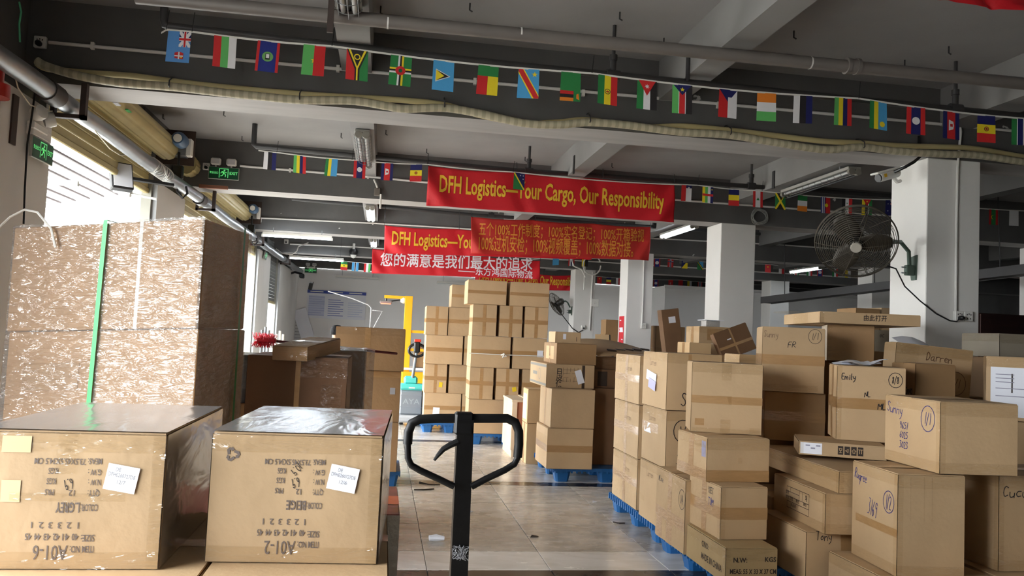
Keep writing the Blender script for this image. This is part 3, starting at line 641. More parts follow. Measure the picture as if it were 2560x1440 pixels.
# ================================================================== lamps
def caged_lamp(label, x, y0, y1, z, lit, cage=True, rz=0):
    L = y1-y0; o = thing('twin_tube_lamp', label, 'lamp', (x, (y0+y1)/2, z), (0, 0, rz))
    boxpart('housing', (-.075, -L/2, .02), (.075, L/2, .055), pm('lamp_housing', (176, 174, 168), .5), o, .006)
    for s in (-1, 1):
        MB().tube([(s*.036, -L/2+.04, 0), (s*.036, L/2-.04, 0)], .0145, 12).build('tube', TUBE if lit else TUBEOFF, o)
        MB().tube([(s*.036, -L/2, 0), (s*.036, L/2, 0)], .032, 16, caps=False).build('clear_sleeve', film('clear_sleeve', (.98, .98, .98, 1), .02, .05, 20, (1, 1, 1), 0, .08), o)
        for e in (-1, 1): MB().tube([(s*.036, e*(L/2-.03), 0), (s*.036, e*(L/2+.01), 0)], .036, 16).build('end_cap', pm('aged_grey_plastic', (150, 146, 136), .5), o)
        if e: MB().tube([(s*.05, s*(L/2-.2), .05), (s*.05, s*(L/2-.2), .1)], .01, 6).build('hanger', STEEL, o)
    if cage:
        mb = MB(); k = int(L/.13)
        for i in range(k+1):
            yy = -L/2+L*i/k; mb.tube([(.078*math.cos(t)*1.05, yy, -.045*math.sin(t)) for t in np.linspace(PI*.02, PI*.98, 9)], .0025, 4)
        for xx, zz in ((-.06, -.03), (0, -.046), (.06, -.03)): mb.tube([(xx, -L/2, zz), (xx, L/2, zz)], .0025, 4)
        mb.build('wire_guard', STEEL, o)
    return o
LXC = -.305
caged_lamp('caged twin tube lamp at the top of the photo above the first flag string', LXC, 3.7, 5.08, 3.43, False)
caged_lamp('caged twin tube lamp under the rib beam in the second bay near the shutters', LXC, 8.2, 9.75, 3.43, False)
caged_lamp('glowing twin tube lamp in the third bay between beams', LXC, 13.2, 14.6, 3.43, True, False)
caged_lamp('small glowing twin tube lamp in the fourth bay above the white lettered banner', LXC, 18.0, 19.2, 3.43, True, False)
caged_lamp('large caged twin tube lamp near the first column', 4.85, 7.95, 9.45, 3.40, False)
caged_lamp('brightly lit twin tube lamp hanging beyond the third red banner', 4.9, 12.6, 14.1, 3.40, True, False)
caged_lamp('bright twin tube lamp far back in the dark side of the hall', 9.9, 17.5, 18.9, 3.38, True, False)
def batten(label, x0, x1, y, z, lit):
    o = thing('fluorescent_batten', label, 'lamp', ((x0+x1)/2, y, z)); L = x1-x0
    boxpart('housing', (-L/2, -.025, .02), (L/2, .025, .07), WHITEP, o, .005); MB().tube([(-L/2+.02, 0, 0), (L/2-.02, 0, 0)], .016, 12).build('tube', TUBE if lit else TUBEOFF, o)
    for e in (-1, 1): MB().tube([(e*L*.35, 0, .06), (e*L*.35, 0, (BZ if y > 23.5 else z+.15)-z)], .006, 6).build('hanger_rod', STEEL, o)
    for e in (-1, 1): boxpart('lamp_holder', (e*L/2-.015, -.02, -.02), (e*L/2+.015, .02, .03), WHITEP, o)
batten('lit fluorescent tube along the third beam', -2.18, -.98, 14.9, 3.07, True)
batten('lit fluorescent tube along the fourth beam', -2.2, -.98, 19.3, 3.05, True)
batten('unlit fluorescent batten on the far wall above the blue notice board', -1.42, -.18, 24.1, 2.95, False)
batten('unlit fluorescent batten on the far wall half hidden by the tall carton stack', 1.5, 2.75, 24.1, 2.94, False)

# ================================================================== banners
GOLDO = pm('dull_gold_lettering', (226, 150, 54), .55, var=.15, vscale=9)
REDO = pm('orange_red_banner_cloth', (196, 42, 36), .6, bump=.15, bscale=30, var=.05, vscale=3)
def banner(label, y, tl, tr, bl, br, lines, mat=RED, seed=1, sag=.02, thick=.002, folds=1.0):
    """tl.. are photo pixels of the corners at depth y; lines = (string, left px, right px, baseline px left, baseline px right, capital px, material, bold)"""
    A, B_, C, D = (P(*q, y) for q in (tl, tr, bl, br)); o = thing('red_banner', label, 'banner', (C.x, y, min(C.z, D.z)))
    O = Vector(o.location); rnd = random.Random(seed); ph = [rnd.uniform(0, 6) for _ in range(6)]; W = B_.x-A.x
    def fold(x, z):
        u = (x-A.x)/W; zt = A.z+(B_.z-A.z)*u; v = (zt-z)/(A.z-C.z)
        f = .012*math.sin(u*9+ph[0]+v*2)+.008*math.sin(u*21+ph[1]-v*3)+.006*math.sin(u*5+ph[2])
        for uu in (0, 1): f += .03*math.exp(-((u-uu)/.09)**2)*math.sin(6*(abs(u-uu)*8-v)+ph[3])
        for q in (.33, .66): f += .02*math.exp(-(((u-q)-(v-.0)*.06)/.03)**2)
        return f*folds*(.35+.65*min(1, abs(v)+.2))
    nx, nz = 150, 20; vs = []
    for j in range(nz+1):
        for i in range(nx+1):
            u, v = i/nx, j/nz; p = A.lerp(B_, u).lerp(C.lerp(D, u), v); x = p.x; z = p.z-sag*math.sin(PI*((u*3) % 1))*(1-v)
            vs.append((x-O.x, fold(x, z), z-O.z))
    fs = [(j*(nx+1)+i, (j+1)*(nx+1)+i, (j+1)*(nx+1)+i+1, j*(nx+1)+i+1) for j in range(nz) for i in range(nx)]
    c = MB().add(vs, fs, 0, True).build('cloth', mat, o)
    md = c.modifiers.new('thickness', 'SOLIDIFY'); md.thickness = thick; md.offset = 0
    for (s, xl, xr, yl, yr, cap, lm, bold) in lines:
        p0, p1 = P(xl, yl, y), P(xr, yr, y); capm = cap*(P(xl, yl-1, y).z-P(xl, yl, y).z)
        tv, tf, x0, x1, y0, y1 = text(s, bold); bm = bmesh.new()
        bv = [bm.verts.new((a, b, 0)) for a, b in tv]
        for f in tf:
            try: bm.faces.new([bv[i] for i in f])
            except ValueError: pass
        sx = (p1.x-p0.x)/(x1-x0); sy = capm/(CAP if s[0].isascii() else .86)
        for v in bm.verts: v.co = (p0.x+(v.co.x-x0)*sx, p0.z+(p1.z-p0.z)*(v.co.x-x0)/(x1-x0)+v.co.y*sy, 0)
        xs = np.arange(p0.x, p1.x, .035); zs = np.arange(p0.z-.1, p0.z+capm+.1, .05)
        for q in xs: bmesh.ops.bisect_plane(bm, geom=bm.verts[:]+bm.edges[:]+bm.faces[:], plane_co=(q, 0, 0), plane_no=(1, 0, 0))
        for q in zs: bmesh.ops.bisect_plane(bm, geom=bm.verts[:]+bm.edges[:]+bm.faces[:], plane_co=(0, q, 0), plane_no=(0, 1, 0))
        bm.verts.index_update()
        vv = [(v.co.x-O.x, fold(v.co.x, v.co.y)-.007, v.co.y-O.z) for v in bm.verts]; ff = [[v.index for v in f.verts] for f in bm.faces]; bm.free()
        MB().add(vv, ff, 0, True).build('lettering', lm, o)
    for u in (0, .35, .7, 1):
        p = A.lerp(B_, u); MB().tube([(p.x-O.x, 0, p.z-O.z-.01), (p.x-O.x-.01, 0, (p.z+.12 if y < 13 else CZ)-O.z)], .004, 5).build('tie', BLACK, o)
    return o
banner('red banner with yellow lettering about cargo and responsibility, nearest of the lettered banners', 9.62, (1071, 414), (1687, 460), (1066, 513), (1685, 556),
       [('DFH Logistics—Your Cargo, Our Responsibility', 1098, 1659, 479, 523, 41, YEL, .02)], seed=2)
banner('orange-red banner with two rows of dull gold Chinese lettering about one hundred per cent checks', 12.8, (1178, 541), (1627, 567), (1177, 634), (1623, 651),
       [('五个100%工作制度；100%实名登记；100%开箱验视', 1197, 1610, 585, 602, 31, GOLDO, .008), ('100%过机安检；100%视频覆盖；100%数据对接。', 1196, 1582, 624, 640, 31, GOLDO, .008)], REDO, 4)
banner('red banner with yellow lettering partly covered by the orange-red Chinese banner', 13.8, (962, 564), (1480, 588), (960, 633), (1480, 649),
       [('DFH Logistics—Your Cargo, Our Responsibility', 979, 1452, 611, 634, 32, YEL, .02)], seed=5)
banner('red banner with bold white Chinese lettering about satisfaction', 17.0, (931, 622), (1351, 652), (929, 683), (1349, 699),
       [('您的满意是我们最大的追求', 950, 1331, 662, 674, 32, WLET, .014), ('——东方鸿国际物流', 1145, 1331, 683, 695, 19, WLET, .012)], seed=6)
banner('red banner with yellow lettering lowest and furthest, just above the tall carton stacks', 21.0, (1188, 683), (1432, 688), (1188, 722), (1432, 727),
       [('DFH Logistics—Your Cargo, Our Responsibility', 1198, 1444, 704, 715, 21, YEL, .02)], seed=8)
o = banner('red banner edge overhead at the top corner near the camera', 4.35, (2330, -40), (2720, 8), (2330, -6), (2720, 54), [], seed=9)

# ================================================================== flag strings
FC = dict(r=(206, 38, 40), g=(40, 128, 66), y=(240, 214, 40), w=(232, 230, 232), k=(34, 30, 32), b=(30, 44, 128), s=(74, 160, 214), o=(232, 132, 40), n=(24, 28, 92), l=(96, 184, 98), e=(110, 170, 96), c=(86, 146, 212), m=(190, 60, 70), d=(20, 88, 60))
def star(cx, cy, r, n=5, k=.42): return [(cx+(r if i % 2 == 0 else r*k)*math.sin(PI*i/n)*1.5, cy+(r if i % 2 == 0 else r*k)*math.cos(PI*i/n)) for i in range(2*n)]
def disc(cx, cy, r, n=18): return [(cx+r*1.5*math.cos(2*PI*i/n), cy+r*math.sin(2*PI*i/n)) for i in range(n)]
def rect(a, b, c, d): return [(a, b), (c, b), (c, d), (a, d)]
def V(s, ws=None): 
    ws = ws or [1]*len(s); t = sum(ws); x = 0; out = []
    for c, q in zip(s, ws): out.append((rect(x/t, 0, (x+q)/t, 1), c)); x += q
    return out
def H(s, ws=None):
    ws = ws or [1]*len(s); t = sum(ws); y = 0; out = []
    for c, q in zip(s, ws): out.append((rect(0, 1-(y+q)/t, 1, 1-y/t), c)); y += q
    return out
UJ = lambda x, y, w_, h_: [(rect(x, y, x+w_, y+h_), 'n'), ([(x, y), (x+.2*w_, y), (x+w_, y+.85*h_), (x+w_, y+h_), (x+.8*w_, y+h_), (x, y+.15*h_)], 'w'), ([(x+w_, y), (x+w_, y+.15*h_), (x+.2*w_, y+h_), (x, y+h_), (x, y+.85*h_), (x+.8*w_, y)], 'w'), (rect(x+.36*w_, y, x+.64*w_, y+h_), 'w'), (rect(x, y+.38*h_, x+w_, y+.62*h_), 'w'), (rect(x+.42*w_, y, x+.58*w_, y+h_), 'r'), (rect(x, y+.43*h_, x+w_, y+.57*h_), 'r')]
def emblem(cx, cy, r, cols='ogr'): return [(disc(cx, cy, r, 10), 'k'), (disc(cx, cy, r*.78, 10), cols[0]), (rect(cx-r*.7, cy-r*.3, cx+r*.7, cy+r*.2), cols[1]), (star(cx, cy, r*.5), cols[2])]
DES = {
 'fiji': [(rect(0, 0, 1, 1), 'c')]+UJ(.5, .5, .5, .5)+[([(.38, .12), (.74, .1), (.74, .3), (.56, .34), (.36, .3)], 'r'), (rect(.52, .1, .58, .33), 'w'), (rect(.37, .18, .73, .22), 'w'), (rect(.62, .13, .7, .17), 'y')],
 'bulg': V('rlw'), 'belize': V('rbr', [1, 6, 1])+[(disc(.5, .5, .2), 'w'), (disc(.5, .5, .165), 'e'), (rect(.4, .4, .6, .6), 'k'), (rect(.43, .45, .57, .58), 'w')],
 'burk': V('lr')+[(star(.53, .5, .11), 'y')],
 'vanu': [(rect(0, 0, .5, 1), 'r'), (rect(.5, 0, 1, 1), 'g'), ([(.02, 1), (.98, 1), (.62, .36), (.62, 0), (.4, 0), (.4, .36)], 'k'), ([(.08, 1), (.18, 1), (.54, .4), (.54, 0), (.47, 0), (.47, .4)], 'y'), ([(.92, 1), (.82, 1), (.5, .44), (.47, .4), (.54, .38)], 'y'), (disc(.5, .77, .1), 'y'), (disc(.5, .77, .065), 'k')],
 'domi': [(rect(0, 0, 1, 1), 'g')]+[(rect(.5+k*.085-.13, 0, .5+k*.085-.04, 1), c) for k, c in enumerate('wky')]+[(rect(0, .5-k*.06+.03, 1, .5-k*.06+.09), c) for k, c in enumerate('ykw')]+[(disc(.5, .5, .155), 'r'), (disc(.5, .5, .06), 'd')],
 'luci': [(rect(0, 0, 1, 1), 's'), ([(.14, .28), (.14, .72), (.84, .5)], 'w'), ([(.16, .32), (.16, .68), (.77, .5)], 'k'), ([(.16, .32), (.16, .68), (.55, .5)], 'y')],
 'beni': [(rect(0, .64, 1, 1), 'g'), (rect(0, 0, .5, .64), 'r'), (rect(.5, 0, 1, .64), 'y')],
 'cong': [(rect(0, 0, 1, 1), 's'), ([(0, 1), (.26, 1), (1, .12), (1, 0), (.7, 0), (0, .86)], 'y'), ([(.0, 1), (.2, 1), (1, .06), (1, 0), (.78, 0), (0, .92)], 'r'), (star(.78, .82, .1), 'y')],
 'zamb': [(rect(0, 0, 1, 1), 'g'), (rect(0, .24, .66, .36), 'r'), (rect(0, .12, .66, .24), 'k'), (rect(0, 0, .66, .12), 'o'), ([(.8, .1), (.95, .05), (.9, .28), (.8, .24)], 'o')],
 'boli': V('gyr')+emblem(.5, .45, .1, 'ykr'), 'jord': V('gwk')+[([(.06, 1), (.94, 1), (.5, .48)], 'r'), (star(.5, .8, .09, 7), 'w')],
 'ssud': V('lwrwk', [5, .6, 4.5, .6, 5])+[([(.04, 1), (.96, 1), (.5, .64)], 'n'), (star(.5, .84, .085), 'y')], 'czec': V('rw')+[([(0, 1), (1, 1), (.5, .56)], 'n')],
 'nige': H('owl'), 'esto': V('wkn'), 'maur': V('lynr'), 'rwan': V('gys', [1, 1, 2])+[(disc(.72, .2, .1), 'y')], 'laos': V('rnr', [1, 2, 1])+[(disc(.5, .5, .14), 'w')],
 'camb': V('nrn', [1, 2, 1])+[([(.34, .3), (.62, .36), (.66, .5), (.62, .64), (.34, .7)], 'w'), (rect(.42, .45, .58, .55), 'r')], 'mold': H('nyr')+emblem(.5, .5, .09, 'ork'), 'gamb': V('gwnwr', [4, .7, 4, .7, 4]),
 'solo': [([(0, 0), (1, 0), (0, 1)], 'g'), ([(1, 0), (1, 1), (0, 1)], 'n'), ([(0, 1), (.08, 1), (1, .06), (1, 0), (.92, 0), (0, .94)], 'y'), (star(.6, .85, .05), 'w'), (star(.85, .85, .05), 'w'), (star(.85, .65, .05), 'w')],
 'chil': [(rect(0, 0, .45, 1), 'r'), (rect(.45, 0, 1, 1), 'w'), (rect(.45, .66, 1, 1), 'n'), (star(.72, .84, .09), 'w')],
 'cafr': V('ylwn')+[(rect(0, .42, 1, .56), 'r'), (star(.88, .84, .06), 'y')], 'roma': H('nyr'), 'leba': V('rwr', [1, 2, 1])+[([(.34, .44), (.66, .44), (.5, .62)], 'g')],
 'jama': [([(0, 0), (0, 1), (.5, .5)], 'g'), ([(1, 0), (1, 1), (.5, .5)], 'g'), ([(0, 0), (1, 0), (.5, .5)], 'k'), ([(0, 1), (1, 1), (.5, .5)], 'k'), ([(0, 0), (.14, 0), (1, .92), (1, 1), (.86, 1), (0, .08)], 'y'), ([(1, 0), (.86, 0), (0, .92), (0, 1), (.14, 1), (1, .08)], 'y')],
 'irel': H('gwo'), 'kiri': [(rect(0, 0, .5, 1), 'b'), (rect(.5, 0, 1, 1), 'r'), (rect(.12, 0, .2, 1), 'w'), (rect(.3, 0, .38, 1), 'w'), (disc(.58, .5, .12), 'y')], 'syri': V('kwr')+[(star(.5, .7, .06), 'g'), (star(.5, .3, .06), 'g')],
 'moza': V('ykwg', [1, .9, .25, 1])+[([(.1, 1), (.9, 1), (.5, .56)], 'r'), (star(.5, .86, .07), 'y')], 'aust': [(rect(0, 0, 1, 1), 'n')]+UJ(.5, .5, .5, .5)+[(star(.7, .25, .07), 'w'), (star(.25, .3, .05), 'w'), (star(.25, .75, .05), 'w')],
 'mald': V('rgr', [1, 2, 1])+[(disc(.44, .5, .14), 'y'), (disc(.5, .5, .13), 'g')], 'kore': V('w')+[(disc(.5, .5, .14), 'k')],
 'sene': H('gyr')+[(star(.5, .5, .1), 'g')], 'bots': V('swkws', [4, .5, 2, .5, 4]), 'mada': V('rwl'), 'blue': V('s'), 'thai': V('rwnwr'), 'yelo': V('yk'), 'belz': V('rbr', [1, 5, 1])+[(disc(.5, .5, .2), 'w')],
 'norw': [(rect(0, 0, 1, 1), 'r'), (rect(.36, 0, .64, 1), 'w'), (rect(0, .58, 1, .76), 'w'), (rect(.44, 0, .56, 1), 'n'), (rect(0, .63, 1, .71), 'n')], 'bosn': [(rect(0, 0, 1, 1), 'n'), ([(1, 0), (1, 1), (.0, 0)], 'y')],
 'tanz': [([(0, 0), (0, 1), (1, 0)], 'g'), ([(1, 1), (0, 1), (1, 0)], 's'), ([(0, 1), (.2, 1), (1, .14), (1, 0), (.8, 0), (0, .86)], 'k'), ([(0, 1), (.06, 1), (1, .06), (1, 0), (.94, 0), (0, .94)], 'y')],
 'redy': V('r')+[(star(.5, .7, .12), 'y')], 'perr': V('wr'), 'keny': V('kwrwg'), 'mexi': V('gwr'), 'cypr': V('yw'), 'kaza': V('s')+[(disc(.5, .5, .2), 'y')], 'turk': V('r')+[(disc(.5, .5, .13), 'w'), (disc(.55, .5, .1), 'r')],
}
CLOTH = vcol('printed_flag_cloth')
def bunting(label, y, string, flags, fh, fwid, seed=1, lift=.0):
    """string: photo pixels of its kinks; flags: (design, centre px) hung from it"""
    o = thing('flag_string', label, 'bunting', (0, 0, 0)); pts = [P(px, py, y) for px, py in string]
    o.location = pts[0]; O = pts[0]; rnd = random.Random(seed)
    sp = []
    for a, b in zip(pts, pts[1:]):
        for t in np.linspace(0, 1, 9, endpoint=False): q = a.lerp(b, t); sp.append(q-Vector((0, 0, .012*(b-a).length*math.sin(PI*t))))
    sp.append(pts[-1]); mb = MB()
    for a, b in zip(sp, sp[1:]): mb.quad(a-O+Vector((0, 0, -.007)), b-O+Vector((0, 0, -.007)), b-O+Vector((0, 0, .006)), a-O+Vector((0, 0, .006)))
    so = mb.build('string_tape', WHITEP, o); so.modifiers.new('thickness', 'SOLIDIFY').thickness = .0015
    for p in (pts[1:-1] if y < 15 else pts): MB().tube([p-O, p-O+Vector((.01, 0, .13 if y < 15 else CZ-p.z))], .003, 5).build('tie', BLACK, o)
    for d, px in flags:
        x = P(px, 200, y).x
        for _ in range(3):
            z = np.interp(x, [q.x for q in sp], [q.z for q in sp]); # exact x for this height
            pyx = lambda zz: Vector((x, y, zz))
            v = pyx(z)-Vector((0, 0, CH)); sx = 1280+FPX*v.dot(rt)/v.dot(fw); x += (px-sx)*y/FPX*.97
        z = float(np.interp(x, [q.x for q in sp], [q.z for q in sp])); slope = (np.interp(x+.05, [q.x for q in sp], [q.z for q in sp])-np.interp(x-.05, [q.x for q in sp], [q.z for q in sp]))/.1
        mb = MB(); lean = rnd.uniform(-.035, .03); tw = rnd.uniform(-.12, .12); flare = rnd.uniform(0, .05)
        for li, (poly, c) in enumerate(DES[d]):
            for side in (-1, 1):
                pp = [((u-.5)*fwid*(1+flare*(1-v))+lean*(1-v)*fh, side*(.0006+.0005*li)+(u-.5)*fwid*tw+.02*(1-v)*(1-v)*lean*8, -(1-v)*fh+(u-.5)*fwid*slope) for u, v in poly]
                mb.add(pp if side < 0 else pp[::-1], [tuple(range(len(pp)))], 0, False, lin(FC[c]))
        f = mb.build('flag', CLOTH, o); f.location = (x-O.x, 0, z-O.z-.004)
    return o
bunting('first string of small world flags hanging below the near ceiling pipe', 5.58, [(403, 82), (416, 74), (480, 79), (830, 115), (1480, 183), (2147, 246), (2640, 302)],
        list(zip('fiji bulg belize burk vanu domi luci beni cong zamb boli jord ssud czec nige esto maur rwan laos camb mold gamb'.split(), [450, 564, 673, 787, 894, 1004, 1110, 1222, 1323, 1428, 1520, 1618, 1706, 1821, 1917, 2008, 2108, 2196, 2290, 2378, 2466, 2551])), .207, .144, 3)
bunting('second string of small world flags level with the front red banner', 9.5, [(646, 376), (692, 381), (880, 400), (1068, 411), (1283, 430), (1745, 463), (1905, 478), (2240, 500), (2640, 530)],
        list(zip('esto maur rwan laos camb mold solo chil cafr roma leba jama irel kiri syri moza aust mald kore'.split(), [676, 750, 830, 900, 969, 1041, 1299, 1717, 1770, 1835, 1895, 1951, 2007, 2064, 2118, 2168, 2226, 2484, 2535])), .199, .133, 5)
bunting('third string of tiny world flags far back in front of the fourth beam', 19.3, [(850, 652), (1100, 668), (1390, 642), (1660, 646), (1910, 660), (2100, 672), (2300, 690)],
        list(zip('sene bots mada blue thai yelo belz norw bosn tanz redy perr keny mexi belz mexi cypr perr turk kaza'.split(), [861, 889, 919, 1390, 1429, 1463, 1643, 1677, 1712, 1751, 1920, 1955, 1990, 2024, 2050, 2088, 2120, 2164, 2190, 2222])), .2, .15, 7)
bunting('fourth string of tiny world flags in front of the last beam', 23.6, [(1480, 690), (1700, 700), (1900, 712), (2140, 727)],
        list(zip('redy roma perr belz turk redy cypr thai turk perr redy'.split(), [1499, 1522, 1546, 1640, 1677, 1702, 1724, 1750, 1800, 1910, 1960])), .2, .14, 9)

# ================================================================== signs and emergency lights
GS = pm('green_sign_face', (14, 84, 52), .4); GL = pm('glowing_green_print', (120, 255, 150), .4, emit=.22)
def exit_sign(label, p, rot, w_=.36, h_=.15):
    o = thing('exit_sign', label, 'sign', p, rot); boxpart('frame', (-w_/2, -.02, -h_/2), (w_/2, 0, h_/2), pm('sign_frame', (176, 176, 166), .4, .3), o, .003)
    boxpart('face_panel', (-w_/2+.006, -.022, -h_/2+.006), (w_/2-.006, -.018, h_/2-.006), GS, o)
    def lay(s, x0, x1, cap, z):
        vs, fs, a, b, c, d = text(s, .02); MB().add([(x0+(x-a)/(b-a)*(x1-x0), -.0235, z+(yy-c)/(d-c)*cap) for x, yy in vs], fs).build('lettering', GL, o)
    k = w_/.36; lay('安全出口', -.165*k, -.065*k, .03*k, -.012*k); lay('EXIT', .07*k, .165*k, .036*k, -.014*k)
    mb = MB(); f = lambda pts: mb.add([(x*k, -.0236, z*k) for x, z in pts], [tuple(range(len(pts)))])
    f([(-.055, -.055), (-.047, -.055), (-.047, .05), (-.055, .058)]); f([(-.055, .058), (-.047, .05), (.047, .05), (.055, .058)]); f([(.047, -.055), (.055, -.055), (.055, .058), (.047, .05)])
    f([(.008+.011*math.cos(t), .034+.011*math.sin(t)) for t in np.linspace(0, 2*PI, 11)[:-1]]); f([(-.022, .018), (-.004, .026), (.012, -.004), (-.002, -.014)])
    for pts in ([(.006, .018), (.024, .006), (.034, .014)], [(-.016, .02), (-.032, .008), (-.03, -.004)], [(.008, -.004), (.024, -.018), (.02, -.045)], [(-.002, -.008), (-.016, -.03), (-.036, -.034)]):
        for (a, b), (c, d) in zip(pts, pts[1:]):
            l = math.hypot(c-a, d-b); nx, nz = -(d-b)/l*.0045, (c-a)/l*.0045; f([(a-nx, b-nz), (c-nx, d-nz), (c+nx, d+nz), (a+nx, b+nz)])
    mb.build('running_figure', GL, o); return o
exit_sign('green exit sign with running figure on the second beam under the twin lamps', P(560, 434, 10.7), (0, 0, 0), .37, .155)
exit_sign('dark green exit sign seen edge-on on the near pier', (WX+.03, 6.22, 2.66), (0, 0, PI/2), .36, .15)
exit_sign('tiny glowing green exit sign near the far corner', P(777, 676, 23.95), (0, 0, 0), .34, .15)
exit_sign('small tilted green sign on the pier before the half lowered shutter', (WX+.03, 17.4, 2.92), (R(12), 0, PI/2), .36, .16)
def twin_light(label, p, rot, s=1, round_=False):
    o = thing('emergency_light', label, 'lamp', p, rot)
    boxpart('base', (-.12*s, -.05, -.05*s), (.12*s, 0, 0), WHITEP, o, .006)
    for e in (-1, 1):
        if round_: MB().lathe([(0, 0), (.045, .0), (.055, .03), (.05, .07), (0, .075)], 18, Matrix.Translation((e*.08, -.03, .05)) @ Matrix.Rotation(R(70), 4, 'X') @ Matrix.Rotation(R(e*25), 4, 'Y')).build('lamp_head', WHITEP, o)
        else:
            h = boxpart('lamp_head', (e*.09*s-.058*s, -.09, .02), (e*.09*s+.058*s, -.02, .02+.085*s), WHITEP, o, .015); boxpart('lens', (e*.09*s-.045*s, -.093, .034), (e*.09*s+.045*s, -.088, .005+.085*s), pm('lens_grey', (196, 194, 196), .2), h)
            boxpart('neck', (e*.09*s-.01, -.06, 0), (e*.09*s+.01, -.04, .03), WHITEP, o)
    return o
twin_light('white emergency light with two square heads above the exit sign on the second beam', P(561, 420, 10.76), (0, 0, 0), 1.05)
twin_light('white emergency light with two round heads on the near pier', (WX+.01, 6.14, 2.83), (0, 0, PI/2), 1, True)
twin_light('tiny white emergency light near the far corner', P(778, 667, 23.9), (0, 0, 0), 1)
boxpart('backup_box', (WX, 6.04, 2.74), (WX+.05, 6.34, 2.815), WHITEP, None, .006); tag(bpy.data.objects['backup_box'], 'white battery box above the edge-on exit sign', 'box')

# ================================================================== fans
def fan(label, center, axis, rad, arm_pts, bracket, blade=3):
    o = thing('wall_fan', label, 'fan', center); q = Vector(axis).normalized().to_track_quat('Z', 'Y').to_matrix().to_4x4(); DG = pm('dark_fan_wire', (74, 68, 58), .5, .4); GM = pm('green_grey_iron', (70, 88, 78), .55, .2)
    mb = MB(); prof = lambda t, f: (rad*t, (.10*(1-t**2.2)+.02)*f)
    for f in (1, -1):
        for t in np.linspace(.14, 1, 19 if f > 0 else 10):
            a, z = prof(t, f); mb.tube([q @ Vector((a*math.cos(s), a*math.sin(s), z)) for s in np.linspace(0, 2*PI, 41)[:-1]], .0022, 4, closed=True)
        for k in range(10): mb.tube([q @ Vector((prof(t, f)[0]*math.cos(2*PI*k/10), prof(t, f)[0]*math.sin(2*PI*k/10), prof(t, f)[1])) for t in np.linspace(.14, 1, 8)], .003, 4)
    mb.tube([q @ Vector((rad*math.cos(s), rad*math.sin(s), 0)) for s in np.linspace(0, 2*PI, 49)[:-1]], .006, 6, closed=True)
    mb.build('wire_guard', DG, o)
    MB().lathe([(0, .13), (.04, .13), (.045, .12), (.045, .1)], 20, q).build('hub_badge', pm('pale_badge', (176, 170, 158), .4), o)
    MB().lathe([(0, .06), (.05, .06), (.05, -.03), (0, -.03)], 20, q).build('hub', BLACK, o)
    for k in range(blade):
        vs = []; 
        for i in range(7):
            t = i/6; rr = .045+t*(rad*.86-.045); wd = (.05+.12*math.sin(PI*min(1, t*.75+.15)))*rad/.31
            for j in range(5):
                s = (j/4-.5); ang = 2*PI*k/blade+s*wd/rr*1.1; vs.append(q @ Vector((rr*math.cos(ang), rr*math.sin(ang), .02+s*.06*(1-.5*t))))
        MB().add(vs, [(i*5+j, i*5+j+1, (i+1)*5+j+1, (i+1)*5+j) for i in range(6) for j in range(4)], 0, True).build('blade', pm('dark_fan_blade', (70, 64, 56), .4, .2), o).modifiers.new('t', 'SOLIDIFY').thickness = .003
    MB().lathe([(0, -.03), (.075, -.04), (.08, -.16), (.05, -.2), (0, -.2)], 20, q).build('motor', pm('fan_motor', (54, 52, 48), .45), o)
    MB().tube([q @ Vector((0, 0, -.12))]+[Vector(p)-Vector(center) for p in arm_pts], .018, 10).build('arm', GM, o)
    b = Vector(bracket)-Vector(center); mb = MB(); vs = [b+Vector((0, -.04, .09)), b+Vector((0, .075, .07)), b+Vector((0, .03, -.13)), b+Vector((0, -.03, -.13))]; mb.add(vs+[v-Vector((.014, 0, 0)) for v in vs], [(0, 1, 2, 3), (7, 6, 5, 4), (0, 4, 5, 1), (1, 5, 6, 2), (2, 6, 7, 3), (3, 7, 4, 0)])
    mb.build('wall_bracket', GM, o); boxpart('clamp', b+Vector((-.09, -.025, -.09)), b+Vector((-.014, .025, -.0)), GM, o, .006)
    for dz in (-.02, -.07): MB().tube([b+Vector((-.13, 0, dz)), b+Vector((-.05, 0, dz))], .006, 6).build('bolt', STEEL, o)
    return o
fb = PX(2287, 664, XC); fc = P(2140, 604, 6.15)
fan('large dark wire guard fan on the first column', fc, (-.42, -.72, -.5), .315, [fc+Vector((.2, .1, .02)), fb+Vector((-.14, 0, .2)), fb+Vector((-.06, 0, .12)), fb+Vector((-.05, 0, -.05))], fb)
y4 = YB[4]+.12; fb2 = PX(1430, 775, XC); fc2 = fb2+Vector((-.42, -.12, .12))
fan('smaller dark fan seen from behind on the fourth column', fc2, (-.75, .55, -.5), .3, [fc2+Vector((.2, -.1, .08)), fb2+Vector((-.12, 0, .18)), fb2+Vector((-.05, 0, .06))], fb2)
o = MB().tube([fc+Vector((.14, .1, -.12)), P(2240, 672, 6.2), P(2262, 716, 6.38), P(2300, 752, 6.385), P(2340, 784, 6.385), P(2375, 802, 6.38), P(2392, 804, 6.37), P(2398, 795, 6.36)], .006, 8).build('power_cord', BLACK); tag(o, 'black cord from the large fan to the column socket', 'cord')
o = MB().tube([fb2+Vector((-.3, -.1, -.1)), P(1415, 800, YB[4]-.1), P(1432, 822, YB[4]-.02), P(1446, 831, YB[4]-.02), P(1456, 826, YB[4]-.02), P(1459, 818, YB[4]-.03)], .011, 6).build('power_cord', BLACK); tag(o, 'thin black cord looping from the smaller fan', 'cord')
socket('double white socket with black plug on the first column', P(2393, 790, 6.398), plug=True, n=2)
conduit('white conduit down the fourth column', [P(1482, 680, 19.555), P(1478, 760, 19.555), P(1474, 826, 19.555)], .02)
